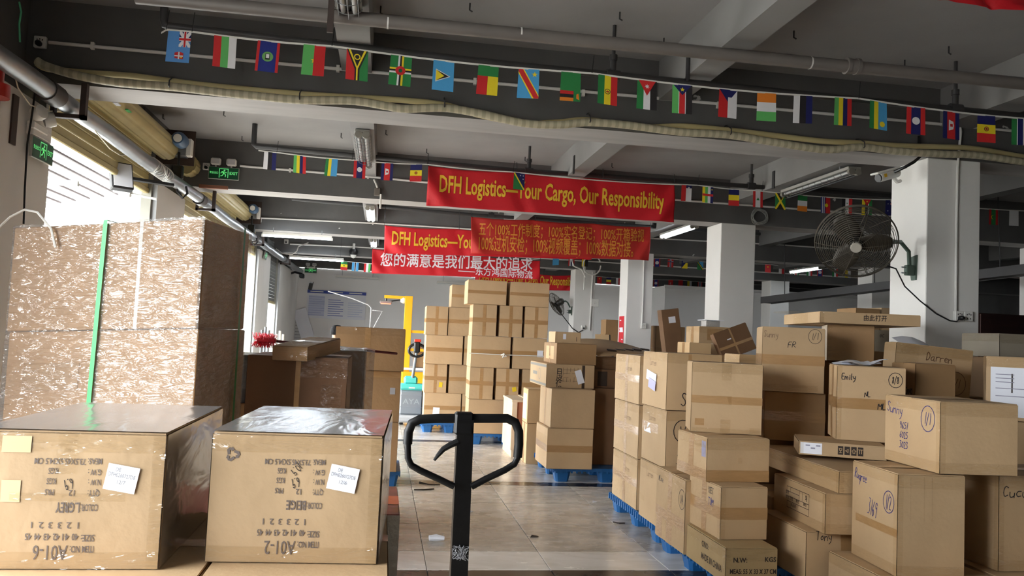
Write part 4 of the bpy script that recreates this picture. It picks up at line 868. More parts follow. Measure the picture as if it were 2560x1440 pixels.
socket('white box on the conduit of the fourth column', P(1487, 757, 19.568), plug=False, s=.19); socket('white socket with black plug on the fourth column', P(1458, 819, 19.568), s=.1)
conduit('white conduit down the third column', [P(1610, 650, 15.165), P(1608, 740, 15.165), P(1605, 812, 15.165)], .014); socket('white socket on the third column', P(1608, 815, 15.178), plug=False, s=.1)
o = thing('red_notice', 'red notice with white print on the third column', 'notice', (XC-.004, 15.45, PX(1552, 824, XC).z), (0, 0, -PI/2)); boxpart('sheet', (-.16, -.003, -.26), (.16, 0, .26), pm('red_notice_paper', (214, 40, 52), .5), o)
for z0, z1, x0, x1 in ((.17, .19, -.12, -.02), (-.05, -.02, -.12, .12), (-.02, .01, -.1, .11), (.01, .04, -.12, .1), (-.2, -.18, .02, .12)): boxpart('print', (x0, -.0045, z0), (x1, -.003, z1), PAPER, o)
o = thing('security_camera', 'white bullet camera fixed to the top of the first column', 'camera', P(2222, 437, 6.5)); o.rotation_euler = (0, R(-18), R(14))
MB().tube([(-.12, 0, 0), (.1, 0, 0)], .042, 16).build('body', WHITEP, o); boxpart('sun_shield', (-.17, -.045, .03), (.11, .045, .048), WHITEP, o, .006); MB().tube([(-.135, 0, -.005), (-.12, 0, -.005)], .034, 16).build('lens', BLACK, o); boxpart('sticker', (-.1, -.0445, -.01), (-.07, -.041, .02), YEL, o)
MB().tube([(.05, 0, -.04), (.08, .0, -.08), (.14, .02, -.08)], .016, 8).build('mount_arm', WHITEP, o)
o = MB().tube([P(2236, 430, 6.45), P(2262, 418, 6.38), P(2285, 405, 6.36), P(2300, 392, 6.36), P(2298, 340, 6.37)], .014, 8).build('camera_cable', BLACK); tag(o, 'thick black cable from the column camera up to the beam', 'cable')
o = thing('security_camera', 'dark domed camera hanging under the fourth beam', 'camera', P(884, 630, 19.5)); MB().lathe([(0, .06), (.09, .06), (.1, 0), (.08, -.06), (0, -.1)], 18).build('body', BLACK, o); MB().lathe([(.07, -.07), (.05, -.13), (0, -.15)], 18).build('dome', WHITEP, o); MB().tube([(0, 0, .06), (0, .02, .2)], .03, 8).build('stem', WHITEP, o)

# ================================================================== cartons of the right-hand pallets
pallet('blue plastic pallet under the carton marked made in China', 2.06, 4.8, 3.24, 5.86)
pallet('blue plastic pallet under the two columns of faintly written cartons', 2.08, 5.96, 3.24, 7.2)
pallet('blue plastic pallet under the big cartons at the bottom corner', 2.66, 3.62, 4.04, 4.6)
pallet('blue plastic pallet hidden behind the heap of taped cartons', 3.4, 4.85, 4.72, 6.3)
PZ0 = .15
c = near('weathered carton printed made in China at the front foot of the pallet', 1.99, 4.48, PZ0, .315, .6, .2, 0, mat=pm('cardboard_olive', (172, 146, 104), .7, var=.08, vscale=3, bump=.2, bscale=18)).tapes('EC')
c.print('F', 'N.W:', .28, .68, .026, DARKPRINT, bold=.02); c.print('F', 'KGS', .86, .7, .026, DARKPRINT, bold=.02); c.print('F', 'MEAS: 55 X 33 X 37 CM', .53, .36, .026, DARKPRINT, wid=.28, bold=.02)
c.print('L', 'C/NO:', .42, .72, .034, DARKPRINT, wid=.1, bold=.02, anchor='l'); c.print('L', 'MADE IN CHINA', .42, .36, .036, DARKPRINT, wid=.3, bold=.02, anchor='l')
c = near('carton with blue letters on its end, second from the bottom of its stack', 2.03, 4.66, .354, .3, .46, .306, 2).tapes('TUHC'); c.write('L', 'YEET', .7, .86, .035, wd=.004); c.write('L', 'TOM', .72, .64, .045, BLUEINK, wd=.004)
c = near('plain carton with tape stains directly below the tall taped carton', 2.0, 4.82, .665, .42, .44, .262, 3).tapes('TUBE'); c.patch('L', .6, .62, .98, .98, CLEAR); c.patch('L', .84, .55, .97, .92, BLUEINK.copy() if False else pm('blue_smear', (150, 146, 170), .6), 'ink_smear'); c.patch('F', .5, .42, .56, .56, CLEAR, 'tape_scrap')
c = near('tall carton with bands of clear tape standing on top of the aisle-side stack', 2.44, 5.0, .932, .45, .36, .45, -16, 'FR', seed=41).tapes('T')
k = c; k.patch('F', 0, .86, 1, 1, CLEAR); k.patch('F', .42, .76, .56, 1, CLEAR); k.patch('F', 0, .42, 1, .53, TAPE); k.patch('F', .35, .41, .57, .54, CLEAR); k.patch('F', .42, 0, .56, .2, CLEAR); k.patch('F', .06, .1, .19, .2, TAPE); k.patch('F', 0, 0, 1, .07, CLEAR); k.patch('F', .83, 0, .98, .1, CLEAR); k.patch('R', 0, .84, 1, 1, CLEAR)
c = near('carton with a handwritten name, 18 and a circled fraction above a tape band', 1.98, 5.1, .15, .4, .56, .47, 0).tapes('TUE')
c.patch('L', 0, .3, 1, .46, TAPE); c.write('L', 'ALice', .17, .86, .04, wd=.004, wid=.1); c.write('L', '18', .52, .74, .04, wid=.04); c.write('L', '1/4', .9, .72, .05, ring=.055, wid=.05); c.patch('L', .05, 0, .25, .3, TAPE); c.patch('L', .4, 0, .6, .3, TAPE)
LARR = 'Larren'
for (z, h, lab, w_) in ((.15, .44, 'bottom carton of the nearer column of faintly written cartons', .42), (.594, .415, 'middle carton of the nearer column, marked with a circled letter W', .42), (1.013, .415, 'top carton of the nearer column with a folded paper slip taped on', .42)):
    c = near(lab, 2.06+random.uniform(-.01, .01), 5.73, z, w_, .55, h-.004, 0).tapes('TE'); c.write('L', LARR, .45, .82, .05, pm('faint_pencil', (140, 112, 84), .7), wd=.004)
    if z > 1:
        c.patch('L', .22, .5, .72, .62, CLEAR); s = c.patch('L', .2, .46, .62, .64, PAPER, 'paper_slip', off=.006, rot=R(-8)); c.patch('L', .34, .32, .62, .5, pm('lilac_paper', (196, 194, 226), .6), 'paper_fold', off=.012, rot=R(-10)); c.patch('F', .38, 0, .44, 1, TAPE)
        c.write('F', 'S7c', .44, .2, .1, wd=.006)
    elif z > .4: c.write('F', 'W', .3, .66, .07, ring=.07, wd=.006); c.write('F', 'S7', .3, .18, .09); c.patch('L', 0, .55, .7, .72, TAPE); c.patch('L', .1, .52, .4, .7, PAPER, 'address_label')
    else: c.patch('L', 0, .3, .25, .4, CLEAR)
for (z, h, lab) in ((.15, .4, 'bottom carton of the farther column of faintly written cartons'), (.555, .43, 'middle carton of the farther column of faintly written cartons'), (.99, .395, 'top carton of the farther column of faintly written cartons')):
    c = near(lab, 2.08+random.uniform(-.01, .015), 6.42, z, .4, .7, h-.004, 0).tapes('TEU'); c.write('L', LARR, .6, .74, .05, pm('faint_pencil', (140, 112, 84), .7), wd=.004); c.patch('L', 0, .45, 1, .6, TAPE)
# bottom corner group
c = near('low carton at the very bottom under the carton numbered 3169', 2.62, 3.6, PZ0, .63, .88, .188, 0).tapes('TE')
near('low carton at the bottom corner under the rightmost tall carton', 3.29, 3.7, PZ0, .8, .9, .188, 0).tapes('T')
c = near('big carton numbered 3169 in blue with a circled half', 2.69, 3.95, .344, .37, .47, .526, -4, seed=11).tapes('TECG'); c.write('L', 'Ruqree', .21, .87, .055, BLUEINK, R(-8), wid=.14); c.write('L', '1/2', .83, .7, .07, BLUEINK, ring=.05, wid=.055); c.write('L', '3169', .5, .58, .085, BLUEINK, R(-8), wid=.1); c.patch('L', .1, .38, 1, .46, TAPE)
for u in (.18, .38, .5): c.patch('F', u, .55, u+.015, .98, CLEAR, 'tape_edge')
c = near('wide carton with blue numbers 9651 6025 3023 on its end, resting on two tall cartons', 2.92, 3.94, .878, .44, .52, .375, -3, seed=23).tapes('TECG')
c.write('L', 'Sunny', .2, .82, .06, BLUEINK, R(-4), wid=.16); c.write('L', '1/1', .8, .74, .06, BLUEINK, ring=.06, wid=.06)
for i, t in enumerate(('9651', '6025', '3023')): c.write('L', t, .38, .58-.145*i, .036, BLUEINK, wid=.085)
c = near('tall carton with a black scribbled name at the edge of the frame', 3.36, 4.05, .344, .6, .46, .512, 0).tapes('TECG'); c.write('F', 'Cucu', .17, .84, .06, wd=.005, wid=.16)
c = near('plain carton under the small carton with the printed table', 2.5, 4.52, PZ0, .5, .6, .286, 0).tapes('TV'); c.write('F', 'Tony', .22, .93, .05)
c = near('narrow plain carton in the gap behind the carton with the printed table', 2.6, 5.15, PZ0, .5, .5, .36, 0).tapes('TC')
c = near('small carton with a printed table of Chinese print on its end', 2.575, 4.45, .44, .44, .7, .23, -3).tapes('TECG')
tb = [[(x, z) for x, z in q] for q in ([(-.15, .06), (.15, .06)], [(-.15, .03), (.02, .03)], [(-.15, 0), (.15, 0)], [(-.15, -.03), (.15, -.03)], [(-.15, -.07), (.15, -.07)], [(-.15, .06), (-.15, -.07)], [(.15, .06), (.15, -.07)], [(-.1, .06), (-.1, -.07)], [(.02, .06), (.02, 0)], [(.06, .06), (.06, 0)])]
v_, f_ = ribbons(tb, .003); c.flat('L', v_, f_, .5, .55, 1, 1, 0, DARKPRINT, 'printed_table'); c.print('L', 'SJ', .66, .7, .026, DARKPRINT, bold=.02)
for s, u, v in (('白色', .38, .51), ('黑色', .5, .51), ('黄色', .64, .51), ('高品质', .42, .35), ('颜色', .3, .51), ('型号', .3, .65)): c.print('L', s, u, v, .016, DARKPRINT, bold=.01)
c = near('long flat carton shiny with tape lying on the small printed-table carton', 2.657, 4.45, .674, .5, 1.16, .124, -3, amp=.006).tapes('TCE'); c.patch('L', 0, 0, 1, 1, CLEAR, 'clear_film'); c.patch('F', 0, 0, .5, 1, CLEAR, 'clear_film')
c = near('flat carton with handling symbols and a white label lying on the long flat carton', 2.66, 4.93, .828, .52, .42, .084, -24, amp=.002).tapes('C')
c.patch('F', .02, .12, .27, .95, PAPER, 'shipping_label').update_tag
for i in range(4):
    x = .45+i*.075; b = c.patch('F', x, .22, x+.062, .86, DARKPRINT, 'handling_symbol')
    u = x+.031; ln = {0: [[(-.008, .012), (-.006, 0), (.006, 0), (.008, .012), (-.008, .012)], [(0, 0), (0, -.014)], [(-.007, -.014), (.007, -.014)]], 1: [circle(0, 0, .011, .011, 3)], 2: [[(-.012, 0), (0, .012), (.012, 0)], [(-.006, 0), (-.006, -.012), (.006, -.012), (.006, 0)]], 3: [[(-.006, -.012), (-.006, .012)], [(.006, -.012), (.006, .012)], [(-.012, .012), (.012, .012)]]}[i]
    v_, f_ = ribbons(ln, .0035); c.flat('F', v_, f_, u, .54, 1, 1, 0, CARD, 'symbol_mark', .0035, b)
for q in ((.16, .55), (.22, .75), (.1, .75)): c.patch('F', q[0]-.02, q[1]-.05, q[0]+.03, q[1]+.05, pm('pale_label_print', (150, 150, 170), .6), 'label_print', off=.002)
c = near('carton with a name and circled 8/8 with loose papers on its lid', 2.98, 5.04, .916, .42, .36, .485, -22, seed=5).tapes('TUCH'); c.write('F', 'Emily', .17, .86, .04, wd=.005, wid=.09); c.write('F', '8/8', .85, .84, .045, ring=.042, wid=.045); c.write('F', 'NL', .45, .63, .035, wid=.04); c.write('F', 'ML', .66, .48, .04, wd=.006, wid=.05)
o = thing('paper_sheets', 'crumpled white delivery papers on the lid of the 8/8 carton', 'paper', (3.2, 5.2, 1.402), (0, 0, R(-20)))
for k in range(2):
    mb = MB(); n = 6; mb.add([((i/n-.5)*.3, (j/n-.5)*.2, .006+.012*k+.018*math.sin(i*1.1+k*2)*math.sin(j*.8+k)+.02*(i/n)**3) for j in range(n+1) for i in range(n+1)], [(j*(n+1)+i, j*(n+1)+i+1, (j+1)*(n+1)+i+1, (j+1)*(n+1)+i) for j in range(n) for i in range(n)], 0, True); s = mb.build('sheet', PAPER, o); s.rotation_euler = (0, 0, .5*k); s.location = (.03*k, -.02*k, .004*k)
near('plain brown carton at floor level behind the printed-table carton', 2.79, 5.72, PZ0, .45, .42, .68, 0, mat=CARD2).tapes('T')
c = near('dim carton below the big carton marked FR', 2.77, 5.64, .834, .42, .4, .35, -20, mat=CARD2).tapes('TH')
c = near('big smooth carton marked FR with a circled number one', 2.71, 5.58, 1.187, .43, .42, .46, -20, seed=8).tapes('TH'); c.write('F', 'Sunny', .14, .9, .05, pm('faint_ink', (110, 84, 66), .6), wd=.003, wid=.1); c.write('F', 'FR', .48, .74, .04, wid=.06); c.write('F', '1/1', .84, .88, .045, ring=.045, wd=.003, wid=.05); c.patch('F', 0, .02, .9, .12, CLEAR)
near('tall brown carton at the base behind the rotated flat carton', 3.47, 6.12, PZ0, .45, .45, .7, 0, mat=CARD2).tapes('T'); near('upper brown carton hidden behind the name cartons', 3.46, 6.1, .855, .42, .45, .56, 0, mat=CARD2).tapes('T')
c = near('dark fronted carton with a bright edge carrying the rotated flat carton', 3.41, 5.92, 1.42, .34, .42, .276, -24, mat=CARD2).tapes('TC'); c.patch('F', 0, .1, .4, .4, CLEAR); c.patch('L', 0, 0, 1, 1, pm('taped_white', (214, 200, 180), .3), 'tape_sheet')
c = near('long flat carton with dark Chinese print turned across the top of the heap', 3.25, 5.75, 1.703, .74, .98, .084, -12, amp=.003).tapes('TC'); c.print('F', '由此打开', .55, .6, .034, DARKPRINT, wid=.17, bold=.015)
c.patch('L', .3, 0, .7, 1, CLEAR)
tag(boxpart('plastic_bag', (3.3, 6.3, 1.795), (3.7, 6.6, 1.81), CLEAR, None, .004), 'flat clear plastic bag lying on the rotated flat carton', 'bag')
near('tall dark carton under the leaning carton with a name', 3.98, 5.64, PZ0, .6, .55, 1.04, 0, mat=CARD2).tapes('T')
c = near('leaning carton wrapped in shiny tape with a long handwritten name', 3.7, 5.52, 1.2, .56, .2, .36, -10, tilt=(0, 4), seed=15, mat=CARD).tapes('TEG'); c.write('F', 'Darren', .57, .79, .06, pm('brown_marker', (96, 66, 40), .6), wd=.006, wid=.19); c.write('F', '4/1', .8, .3, .06, pm('brown_marker', (96, 66, 40), .6), ring=.075); c.patch('F', .0, .0, .3, 1, CLEAR); c.patch('F', 0, .78, 1, 1, CLEAR)
tag(MB().add([(3.9+.09*i, 5.68+.08*j, 1.56+.035*math.sin(i*.9)+.03*j-.012*i) for j in range(3) for i in range(5)], [(j*5+i, j*5+i+1, (j+1)*5+i+1, (j+1)*5+i) for j in range(2) for i in range(4)], 0, True).build('paper_sheet', PAPER), 'white paper sheet sticking up on the leaning carton', 'paper')
near('tall dark carton under the small squarish carton near the column', 3.55, 5.06, PZ0, .44, .46, 1.06, 0, mat=CARD2).tapes('T')
c = near('small squarish carton with a dark shaded end in front of the leaning carton', 3.56, 5.06, 1.213, .3, .26, .22, 0, mat=CARD2).tapes('T'); c.write('L', 'KEANO', .7, .15, .04, wd=.006)
c = near('carton with circled 2/2 at the edge of the frame under the white labelled carton', 4.14, 5.12, PZ0, .42, .36, .92, -36).tapes('TC'); c.write('F', '2/2', .16, .9, .07, ring=.075)
c = near('carton with a large white delivery sheet at the edge of the frame', 4.12, 5.1, 1.076, .42, .34, .43, -36).tapes('TE'); s = c.patch('F', .07, .06, .95, .84, PAPER, 'delivery_sheet', off=.003)
for v in (.72, .66, .6, .5, .38): c.patch('F', .14, v, .4+.4*((v*100) % 3)/3, v+.012, pm('pale_label_print', (150, 150, 170), .6), 'sheet_print', off=.005)
c.patch('F', .36, .44, .38, .74, DARKPRINT, 'sheet_print', off=.005)
near('tall plain carton beside the first column at the edge of the frame', 4.76, 5.72, 0, .45, .5, 1.5, 0, mat=CARD2).tapes('T')
c = near('pale shiny taped carton topmost at the edge of the frame', 4.72, 5.7, 1.506, .42, .42, .18, 0, mat=pm('grey_cardboard', (150, 140, 124), .7, var=.05)).tapes('TE')

# ---------------------------------------------------------------- pallet group in the middle
pallet('blue plastic pallet in the middle under the carton pile beside the aisle', 1.84, 8.46, 3.0, 9.55)
c = near('bottom carton of the middle pile with a shaded front', 1.74, 8.38, PZ0, .485, .62, .412, 0).tapes('TH'); c.patch('L', 0, .55, 1, .8, CLEAR)
c = near('second carton of the middle pile with a paper on its lid', 1.77, 8.4, .567, .465, .62, .4, 0).tapes('TU'); c.patch('T', .3, .4, .75, .75, PAPER, 'paper_sheet', off=.004)
c = near('long printed carton with dark Chinese characters in the middle pile', 1.74, 8.58, .972, .525, .95, .245, 0, flaps=True)
c.print('F', '日', .27, .7, .05, DARKPRINT, bold=.02); c.print('F', '皮', .27, .42, .05, DARKPRINT, bold=.02); c.print('F', '保', .27, .16, .05, DARKPRINT, bold=.02)
c.patch('F', .62, .2, .76, .8, PAPER, 'shipping_label', rot=R(18), off=.004); c.patch('F', .74, 0, .8, 1, pm('dark_print_band', (60, 44, 32), .6), 'print_band')
v_, f_ = ribbons([[(x, -.07), (x, .08)] for x in (-.08, -.04, 0, .04, .08)]+[[(-.08, z), (.1, z)] for z in (-.06, -.02, .02, .06)], .003); c.flat('F', v_, f_, .5, .55, 1, 1, 0, DARKPRINT, 'printed_grid')
c.patch('L', 0, .86, 1, .97, pm('grey_print_band', (130, 126, 116), .6), 'print_band'); c.patch('L', 0, .06, 1, .16, pm('grey_print_band', (130, 126, 116), .6), 'print_band'); v_, f_ = ribbons([circle(0, 0, .06, .06)], .006); c.flat('L', v_, f_, .62, .52, 1, 1, 0, pm('grey_print_band', (130, 126, 116)), 'round_emblem'); c.patch('L', .2, .45, .48, .6, pm('grey_print_band', (130, 126, 116)), 'faint_print')
c = near('dull carton with a pale end near the top of the middle pile', 1.86, 8.66, 1.221, .44, .7, .222, 0, mat=CARD2).tapes('U'); c.patch('L', .2, .2, .8, .85, CARD3, 'tape_patch')
c = near('small topmost carton with a white label on the middle pile', 1.88, 8.86, 1.447, .29, .36, .12, 0); c.patch('F', .3, .35, .42, .85, PAPER, 'shipping_label'); c.patch('F', .82, .2, .84, .6, DARKPRINT, 'faint_print')
near('tall dark carton on the middle pallet beside the shaded cartons', 2.26, 8.72, PZ0, .55, .5, .82, 0, mat=pm('dark_and_shaded_cardboard', (120, 88, 60), .7, var=.1)).tapes('TC')
c = near('dark carton with black print behind the middle pile', 2.3, 8.8, .974, .5, .5, .2, 0, mat=pm('dark_and_shaded_cardboard', (120, 88, 60), .7)); c.patch('F', .12, .1, .34, .9, DARKPRINT, 'dark_print')
c = near('low black wrapped carton with shiny lid behind the middle pile', 2.3, 8.85, 1.178, .42, .5, .13, 0, mat=pm('dark_and_shaded_cardboard', (120, 88, 60), .7)).tapes('T'); c.patch('L', 0, 0, 1, 1, BLACK, 'black_film'); c.patch('T', 0, 0, 1, 1, CLEAR, 'clear_film'); c.patch('F', 0, 0, 1, 1, CLEAR, 'clear_film')
o = thing('flattened_carton', 'flattened printed carton sheet lying across the black wrapped carton', 'cardboard', (2.75, 9.3, 1.37), (R(9), R(4), R(8)))
mb = MB(); n = 8; mb.add([((i/n-.5)*.95, (j/4-.5)*1.0, .05*math.sin(PI*i/n)+.01*math.sin(j*2)) for j in range(5) for i in range(n+1)], [(j*(n+1)+i, j*(n+1)+i+1, (j+1)*(n+1)+i+1, (j+1)*(n+1)+i) for j in range(4) for i in range(n)], 0, True); sh = mb.build('sheet', CARD, o); sh.modifiers.new('t', 'SOLIDIFY').thickness = .008
mb = MB()
for k in range(5): mb.box((-.3+.15*k, -.35+.1*k, .045+.0*k), (-.2+.15*k, -.3+.1*k, .062))
mb.build('dark_print', DARKPRINT, o)
near('pale carton standing on the floor behind the middle pile', P(1318, 1070, 9.62).x, 9.62, 0, .3, .36, .47, 0, mat=CARD3).tapes('TU')
c = near('upper pale carton with faint print behind the middle pile', P(1320, 1000, 9.64).x, 9.64, .475, .28, .34, .4, 0, mat=CARD3); c.patch('L', .1, .1, .8, .85, PAPER, 'paper_sheet')
o = thing('wooden_crate', 'pale wooden crate with a reddish panel beside the tall carton stacks', 'crate', (P(1308, 1060, 10.5).x, 10.5, 0))
WD = pm('pale_wood', (214, 190, 160), .7, var=.08, vscale=8); RW = pm('reddish_panel', (178, 112, 82), .65, var=.08, vscale=6)
for x in (-.16, 0, .16): boxpart('skid', (x-.04, -.36, 0), (x+.04, .36, .09), WD, o)
boxpart('body', (-.2, -.36, .09), (.2, .36, .68), RW, o, .004); boxpart('side_board', (-.212, -.37, .09), (-.2, .37, .68), WD, o); boxpart('lid', (-.22, -.38, .68), (.22, .38, .71), WD, o, .003); boxpart('lid_batten', (-.02, -.38, .71), (.02, .38, .72), WD, o); boxpart('corner_batten', (-.21, -.372, .09), (-.15, -.358, .68), WD, o)

# ---------------------------------------------------------------- two tall stacks at the centre
pallet('blue plastic pallet under the nearer tall carton stack', 1.24, 11.22, 2.32, 12.2)
pallet('blue plastic pallet under the farther tall carton stack', .64, 12.42, 1.5, 13.4)
lv = [(.152, .46), (.617, .428), (1.05, .428), (1.483, .428), (1.915, .33)]
def tall(name, x0, y, row, z, h, wds, gaps, notes, dep=.5, far=False):
    x = x0
    for k, (w_, gap) in enumerate(zip(wds, gaps)):
        c = near(name[k], x+random.uniform(0, .015), y+random.uniform(-.01, .02), z, w_, dep, h, random.uniform(-1, 1), group=None); x += w_+gap
        c.tapes('T'); c.patch('F', 0, .44, 1, .58, TAPE)
        if w_ < .36: c.patch('F', .42, 0, .56, 1, TAPE, off=.0016); c.patch('L', 0, .44, 1, .58, TAPE)
        for q in notes:
            if q[0] == k: c.patch('F', *q[1:5], q[5], 'sticker', off=.003, rot=q[6] if len(q) > 6 else 0)
YL = pm('yellow_sticker', (240, 206, 40), .5)
N_ = lambda st, row, *pos: ['carton %s, %s row, %s tall stack' % (p, row, st) for p in pos]
tall(N_('nearer', 'bottom', 'at the aisle corner', 'behind the wooden crate'), 1.2, 11.2, 0, lv[0][0], lv[0][1], (.51, .5), (.02, 0), [])
tall(N_('nearer', 'second', 'with crossed tape at the corner', 'with a yellow sticker', 'half hidden by the printed carton'), 1.2, 11.2, 1, lv[1][0], lv[1][1], (.325, .315, .32), (.045, .05, 0), [(1, .72, .28, .9, .42, YL, .2)])
tall(N_('nearer', 'third', 'tied round with white twine', 'with a white label at its end'), 1.2, 11.2, 2, lv[2][0], lv[2][1], (.545, .47), (.045, 0), [(1, .72, .4, .9, .62, PAPER)])
tall(N_('nearer', 'fourth', 'with crossed tape at the corner', 'in the middle place', 'at the far end'), 1.2, 11.2, 3, lv[3][0], lv[3][1], (.33, .32, .325), (.04, .035, 0), [])
tall(N_('nearer', 'topmost', 'at the aisle end', 'at the column end'), 1.12, 11.18, 4, lv[4][0], lv[4][1], (.535, .55), (.045, 0), [])
tall(N_('farther', 'bottom', 'with a square white label', 'at the inner end'), .66, 12.4, 0, lv[0][0], lv[0][1]-.02, (.55, .35), (.02, 0), [(0, .24, .15, .42, .52, PAPER, -.05)], far=True)
tall(N_('farther', 'second', 'with a yellow sticker', 'at the inner end'), .66, 12.4, 1, .594, .43, (.33, .45), (.03, 0), [(0, .66, .2, .82, .38, YL, -.1)], far=True)
tall(N_('farther', 'third', 'wide with tape band and twine', 'at the inner end'), .64, 12.4, 2, 1.028, .43, (.555, .3), (.025, 0), [], far=True)
tall(N_('farther', 'fourth', 'with crossed tape at the edge', 'at the inner end'), .63, 12.4, 3, 1.462, .43, (.325, .45), (.02, 0), [], far=True)
tall(N_('farther', 'topmost', 'alone beside the nearer stack'), 1.0, 12.4, 4, 1.896, .34, (.5,), (0,), [], far=True)
o = thing('twine', 'white twine tied round the third row of the tall stacks', 'twine', (0, 0, 0)); MB().tube([(1.18, 11.185, 1.24), (1.6, 11.17, 1.235), (2.3, 11.18, 1.24)], .006, 6).build('string', WHITEP, o); MB().tube([(1.62, 11.16, 1.23), (1.66, 11.14, 1.25), (1.69, 11.15, 1.22), (1.64, 11.14, 1.2), (1.66, 11.15, 1.24)], .012, 8).build('knot', WHITEP, o)

# ---------------------------------------------------------------- foreground cartons on the pallet truck side
def shoe_carton(label, x, y, yaw, item, color, ref, wts, seed, recyc, film_blob):
    c = near(label, x, y, .862, .455, .735, .342, yaw, 'FR', mat=pm('cardboard_toned_down', (170, 143, 109), .72, var=.06, vscale=3, bump=.12, bscale=26), seed=seed, amp=.005, n=16); G = PRINT  # card toned down to offset the strong light on this pair
    def pr(t, u, v, cap, wid=None, anchor='c', bold=.012): c.print('F', t, u, v, cap, G, PI, wid, bold, anchor)
    L0 = .665
    pr('MEAS:', L0, .795, .0145, .034, 'l'); pr('73.5X45.5X34.5 CM', .577, .79, .0145, .12, 'l')
    pr('G.W :', L0, .715, .0145, .032, 'l'); pr('KGS', .437, .72, .0145, .022, 'l'); pr('N.W :', L0, .64, .0145, .03, 'l'); pr('KGS', .433, .645, .0145, .022, 'l')
    pr('QTY:', L0-.003, .56, .0145, .028, 'l'); pr('12', .533, .56, .0145, .014, 'l'); pr('PRS', .428, .565, .0145, .022, 'l')
    pr('COLOR:', L0-.006, .455, .0165, .04, 'l'); pr(color, .565, .455, .024, .052+.004*(len(color)-5), 'l', .02)
    for i, t in enumerate('123321'): pr(t, .565-i*.048, .325, .0155)
    for i, t in enumerate(('40', '41', '42', '43', '44', '45')): pr(t, .552-i*.0485, .24, .0165, .015)
    pr('SIZE:', L0-.012, .232, .0165, .032, 'l'); pr('ITEM NO:', L0-.013, .15, .0165, .056, 'l'); pr(item, .517, .125, .036, .081, 'l', 0)
    c.write('F', '6.9', .5, .625, .026, INK, PI+.35, .0017, wid=.022)
    if recyc: c.write('F', '10.9', .5, .735, .02, INK, PI+.9, .0016, wid=.032)
    s = c.patch('F', .69, .575, .86, .77, PAPER, 'shipping_label', off=.004, rot=R(-10))
    for t, du, dv, wd in (('DE', -.025, .055, .012), (ref[0], .0, .015, .066), (ref[1], .005, -.035, .02)):
        W, H_ = c.size('F'); rr = R(-10); a, b = du*W, dv*H_; c.print('F', t, .775+(a*math.cos(rr)-b*math.sin(rr))/W, .68+(a*math.sin(rr)+b*math.cos(rr))/H_, .0095, pm('label_grey_ink', (120, 120, 128), .6), rr, wd, 0, parent=s, off=.0055)
    # clear tape: lid strip, edge strips, shiny end wraps
    c.patch('T', .42, 0, .58, 1, CLEAR); c.patch('T', .0, 0, 1, 1, film('whitened_lid_film', (.97, .96, .95, 1), .3, .3, 8, (1, .35, 1), .1, .16, 1.2), 'clear_film', off=.003)  # white haze in the lid film stands in for reflected daylight
    c.patch('F', 0, .86, 1, 1, CLEAR, 'clear_tape'); c.patch('F', 0, 0, 1, .13, CLEAR, 'clear_tape'); c.patch('F', .93, 0, 1, 1, CLEAR, 'clear_tape', off=.002); c.patch('R', 0, 0, 1, 1, film('whitened_lid_film', (1, 1, 1, 1), .05, .5, 8, (1, 1, 1)), 'clear_film', off=.003)
    if film_blob: c.patch('F', .43, .7, .53, 1, CLEAR, 'clear_tape', off=.004); c.patch('F', .2, .5, .8, .56, CLEAR, 'clear_tape', off=.003); c.patch('F', .14, .85, .29, .97, pm('pale_tape_patch', (206, 176, 138), .4), 'tape_patch', off=.002); c.patch('F', .155, .49, .255, .65, pm('pale_tape_patch', (206, 176, 138), .4), 'tape_patch', off=.002)
    return c
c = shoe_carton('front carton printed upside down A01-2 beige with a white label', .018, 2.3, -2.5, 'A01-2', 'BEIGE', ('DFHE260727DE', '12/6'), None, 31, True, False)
# recycling mark of three bent arrows
rec = []
for k in range(3):
    a = 2*PI*k/3+.5; rot2 = lambda p: (p[0]*math.cos(a)-p[1]*math.sin(a), p[0]*math.sin(a)+p[1]*math.cos(a))
    rec.append([rot2(p) for p in [(-.010, .008), (-.002, .019), (.007, .019), (.0105, .0135), (.0135, .0155), (.0125, .005), (.003, .008), (.006, .0098), (.0035, .0135), (-.004, .0045)]])
vs = []; fs = []
for p in rec: fs.append(tuple(range(len(vs), len(vs)+len(p)))); vs += p
c.flat('F', vs, fs, .124, .84, 1, 1, .3, PRINT, 'recycling_mark')
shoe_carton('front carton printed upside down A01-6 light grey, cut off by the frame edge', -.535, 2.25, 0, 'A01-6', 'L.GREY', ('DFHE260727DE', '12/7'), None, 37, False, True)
c = near('carton under the A01-2 carton with a brown tape seam on its lid', .05, 2.2, .49, .47, .78, .367, 0, 'FR', seed=3).tapes('T')
c = near('carton under the A01-6 carton, its lid showing in the gap', -.425, 2.12, .49, .78, .8, .367, 0, 'FR', seed=4).tapes('T')
near('bottom layer carton under the foreground pair of cartons', .05, 2.15, PZ0, .47, .78, .336, 0, 'FR').tapes('T'); near('bottom layer carton under the cut off foreground carton', -.425, 2.1, PZ0, .78, .8, .336, 0, 'FR').tapes('T')
pallet('blue plastic pallet under the foreground cartons', -1.25, 2.12, -.17, 3.0)
PL = pm('red_grey_carton_print', (150, 92, 80), .55, var=.3, vscale=14)
c = near('film-wrapped reddish carton showing its edge behind the A01-2 carton', .1, 3.12, .47, .6, .55, .345, 0, 'FR', mat=PL); c.patch('T', 0, 0, 1, 1, CLEAR, 'clear_film', off=.003); c.patch('F', 0, 0, 1, 1, CLEAR, 'clear_film', off=.003); c.patch('F', .86, 0, 1, 1, pm('silver_tape', (176, 170, 160), .3, .4, bump=.3), 'silver_tape', off=.002); c.patch('T', .84, .3, 1, .6, pm('orange_print', (224, 120, 80), .6), 'orange_label', off=.002)
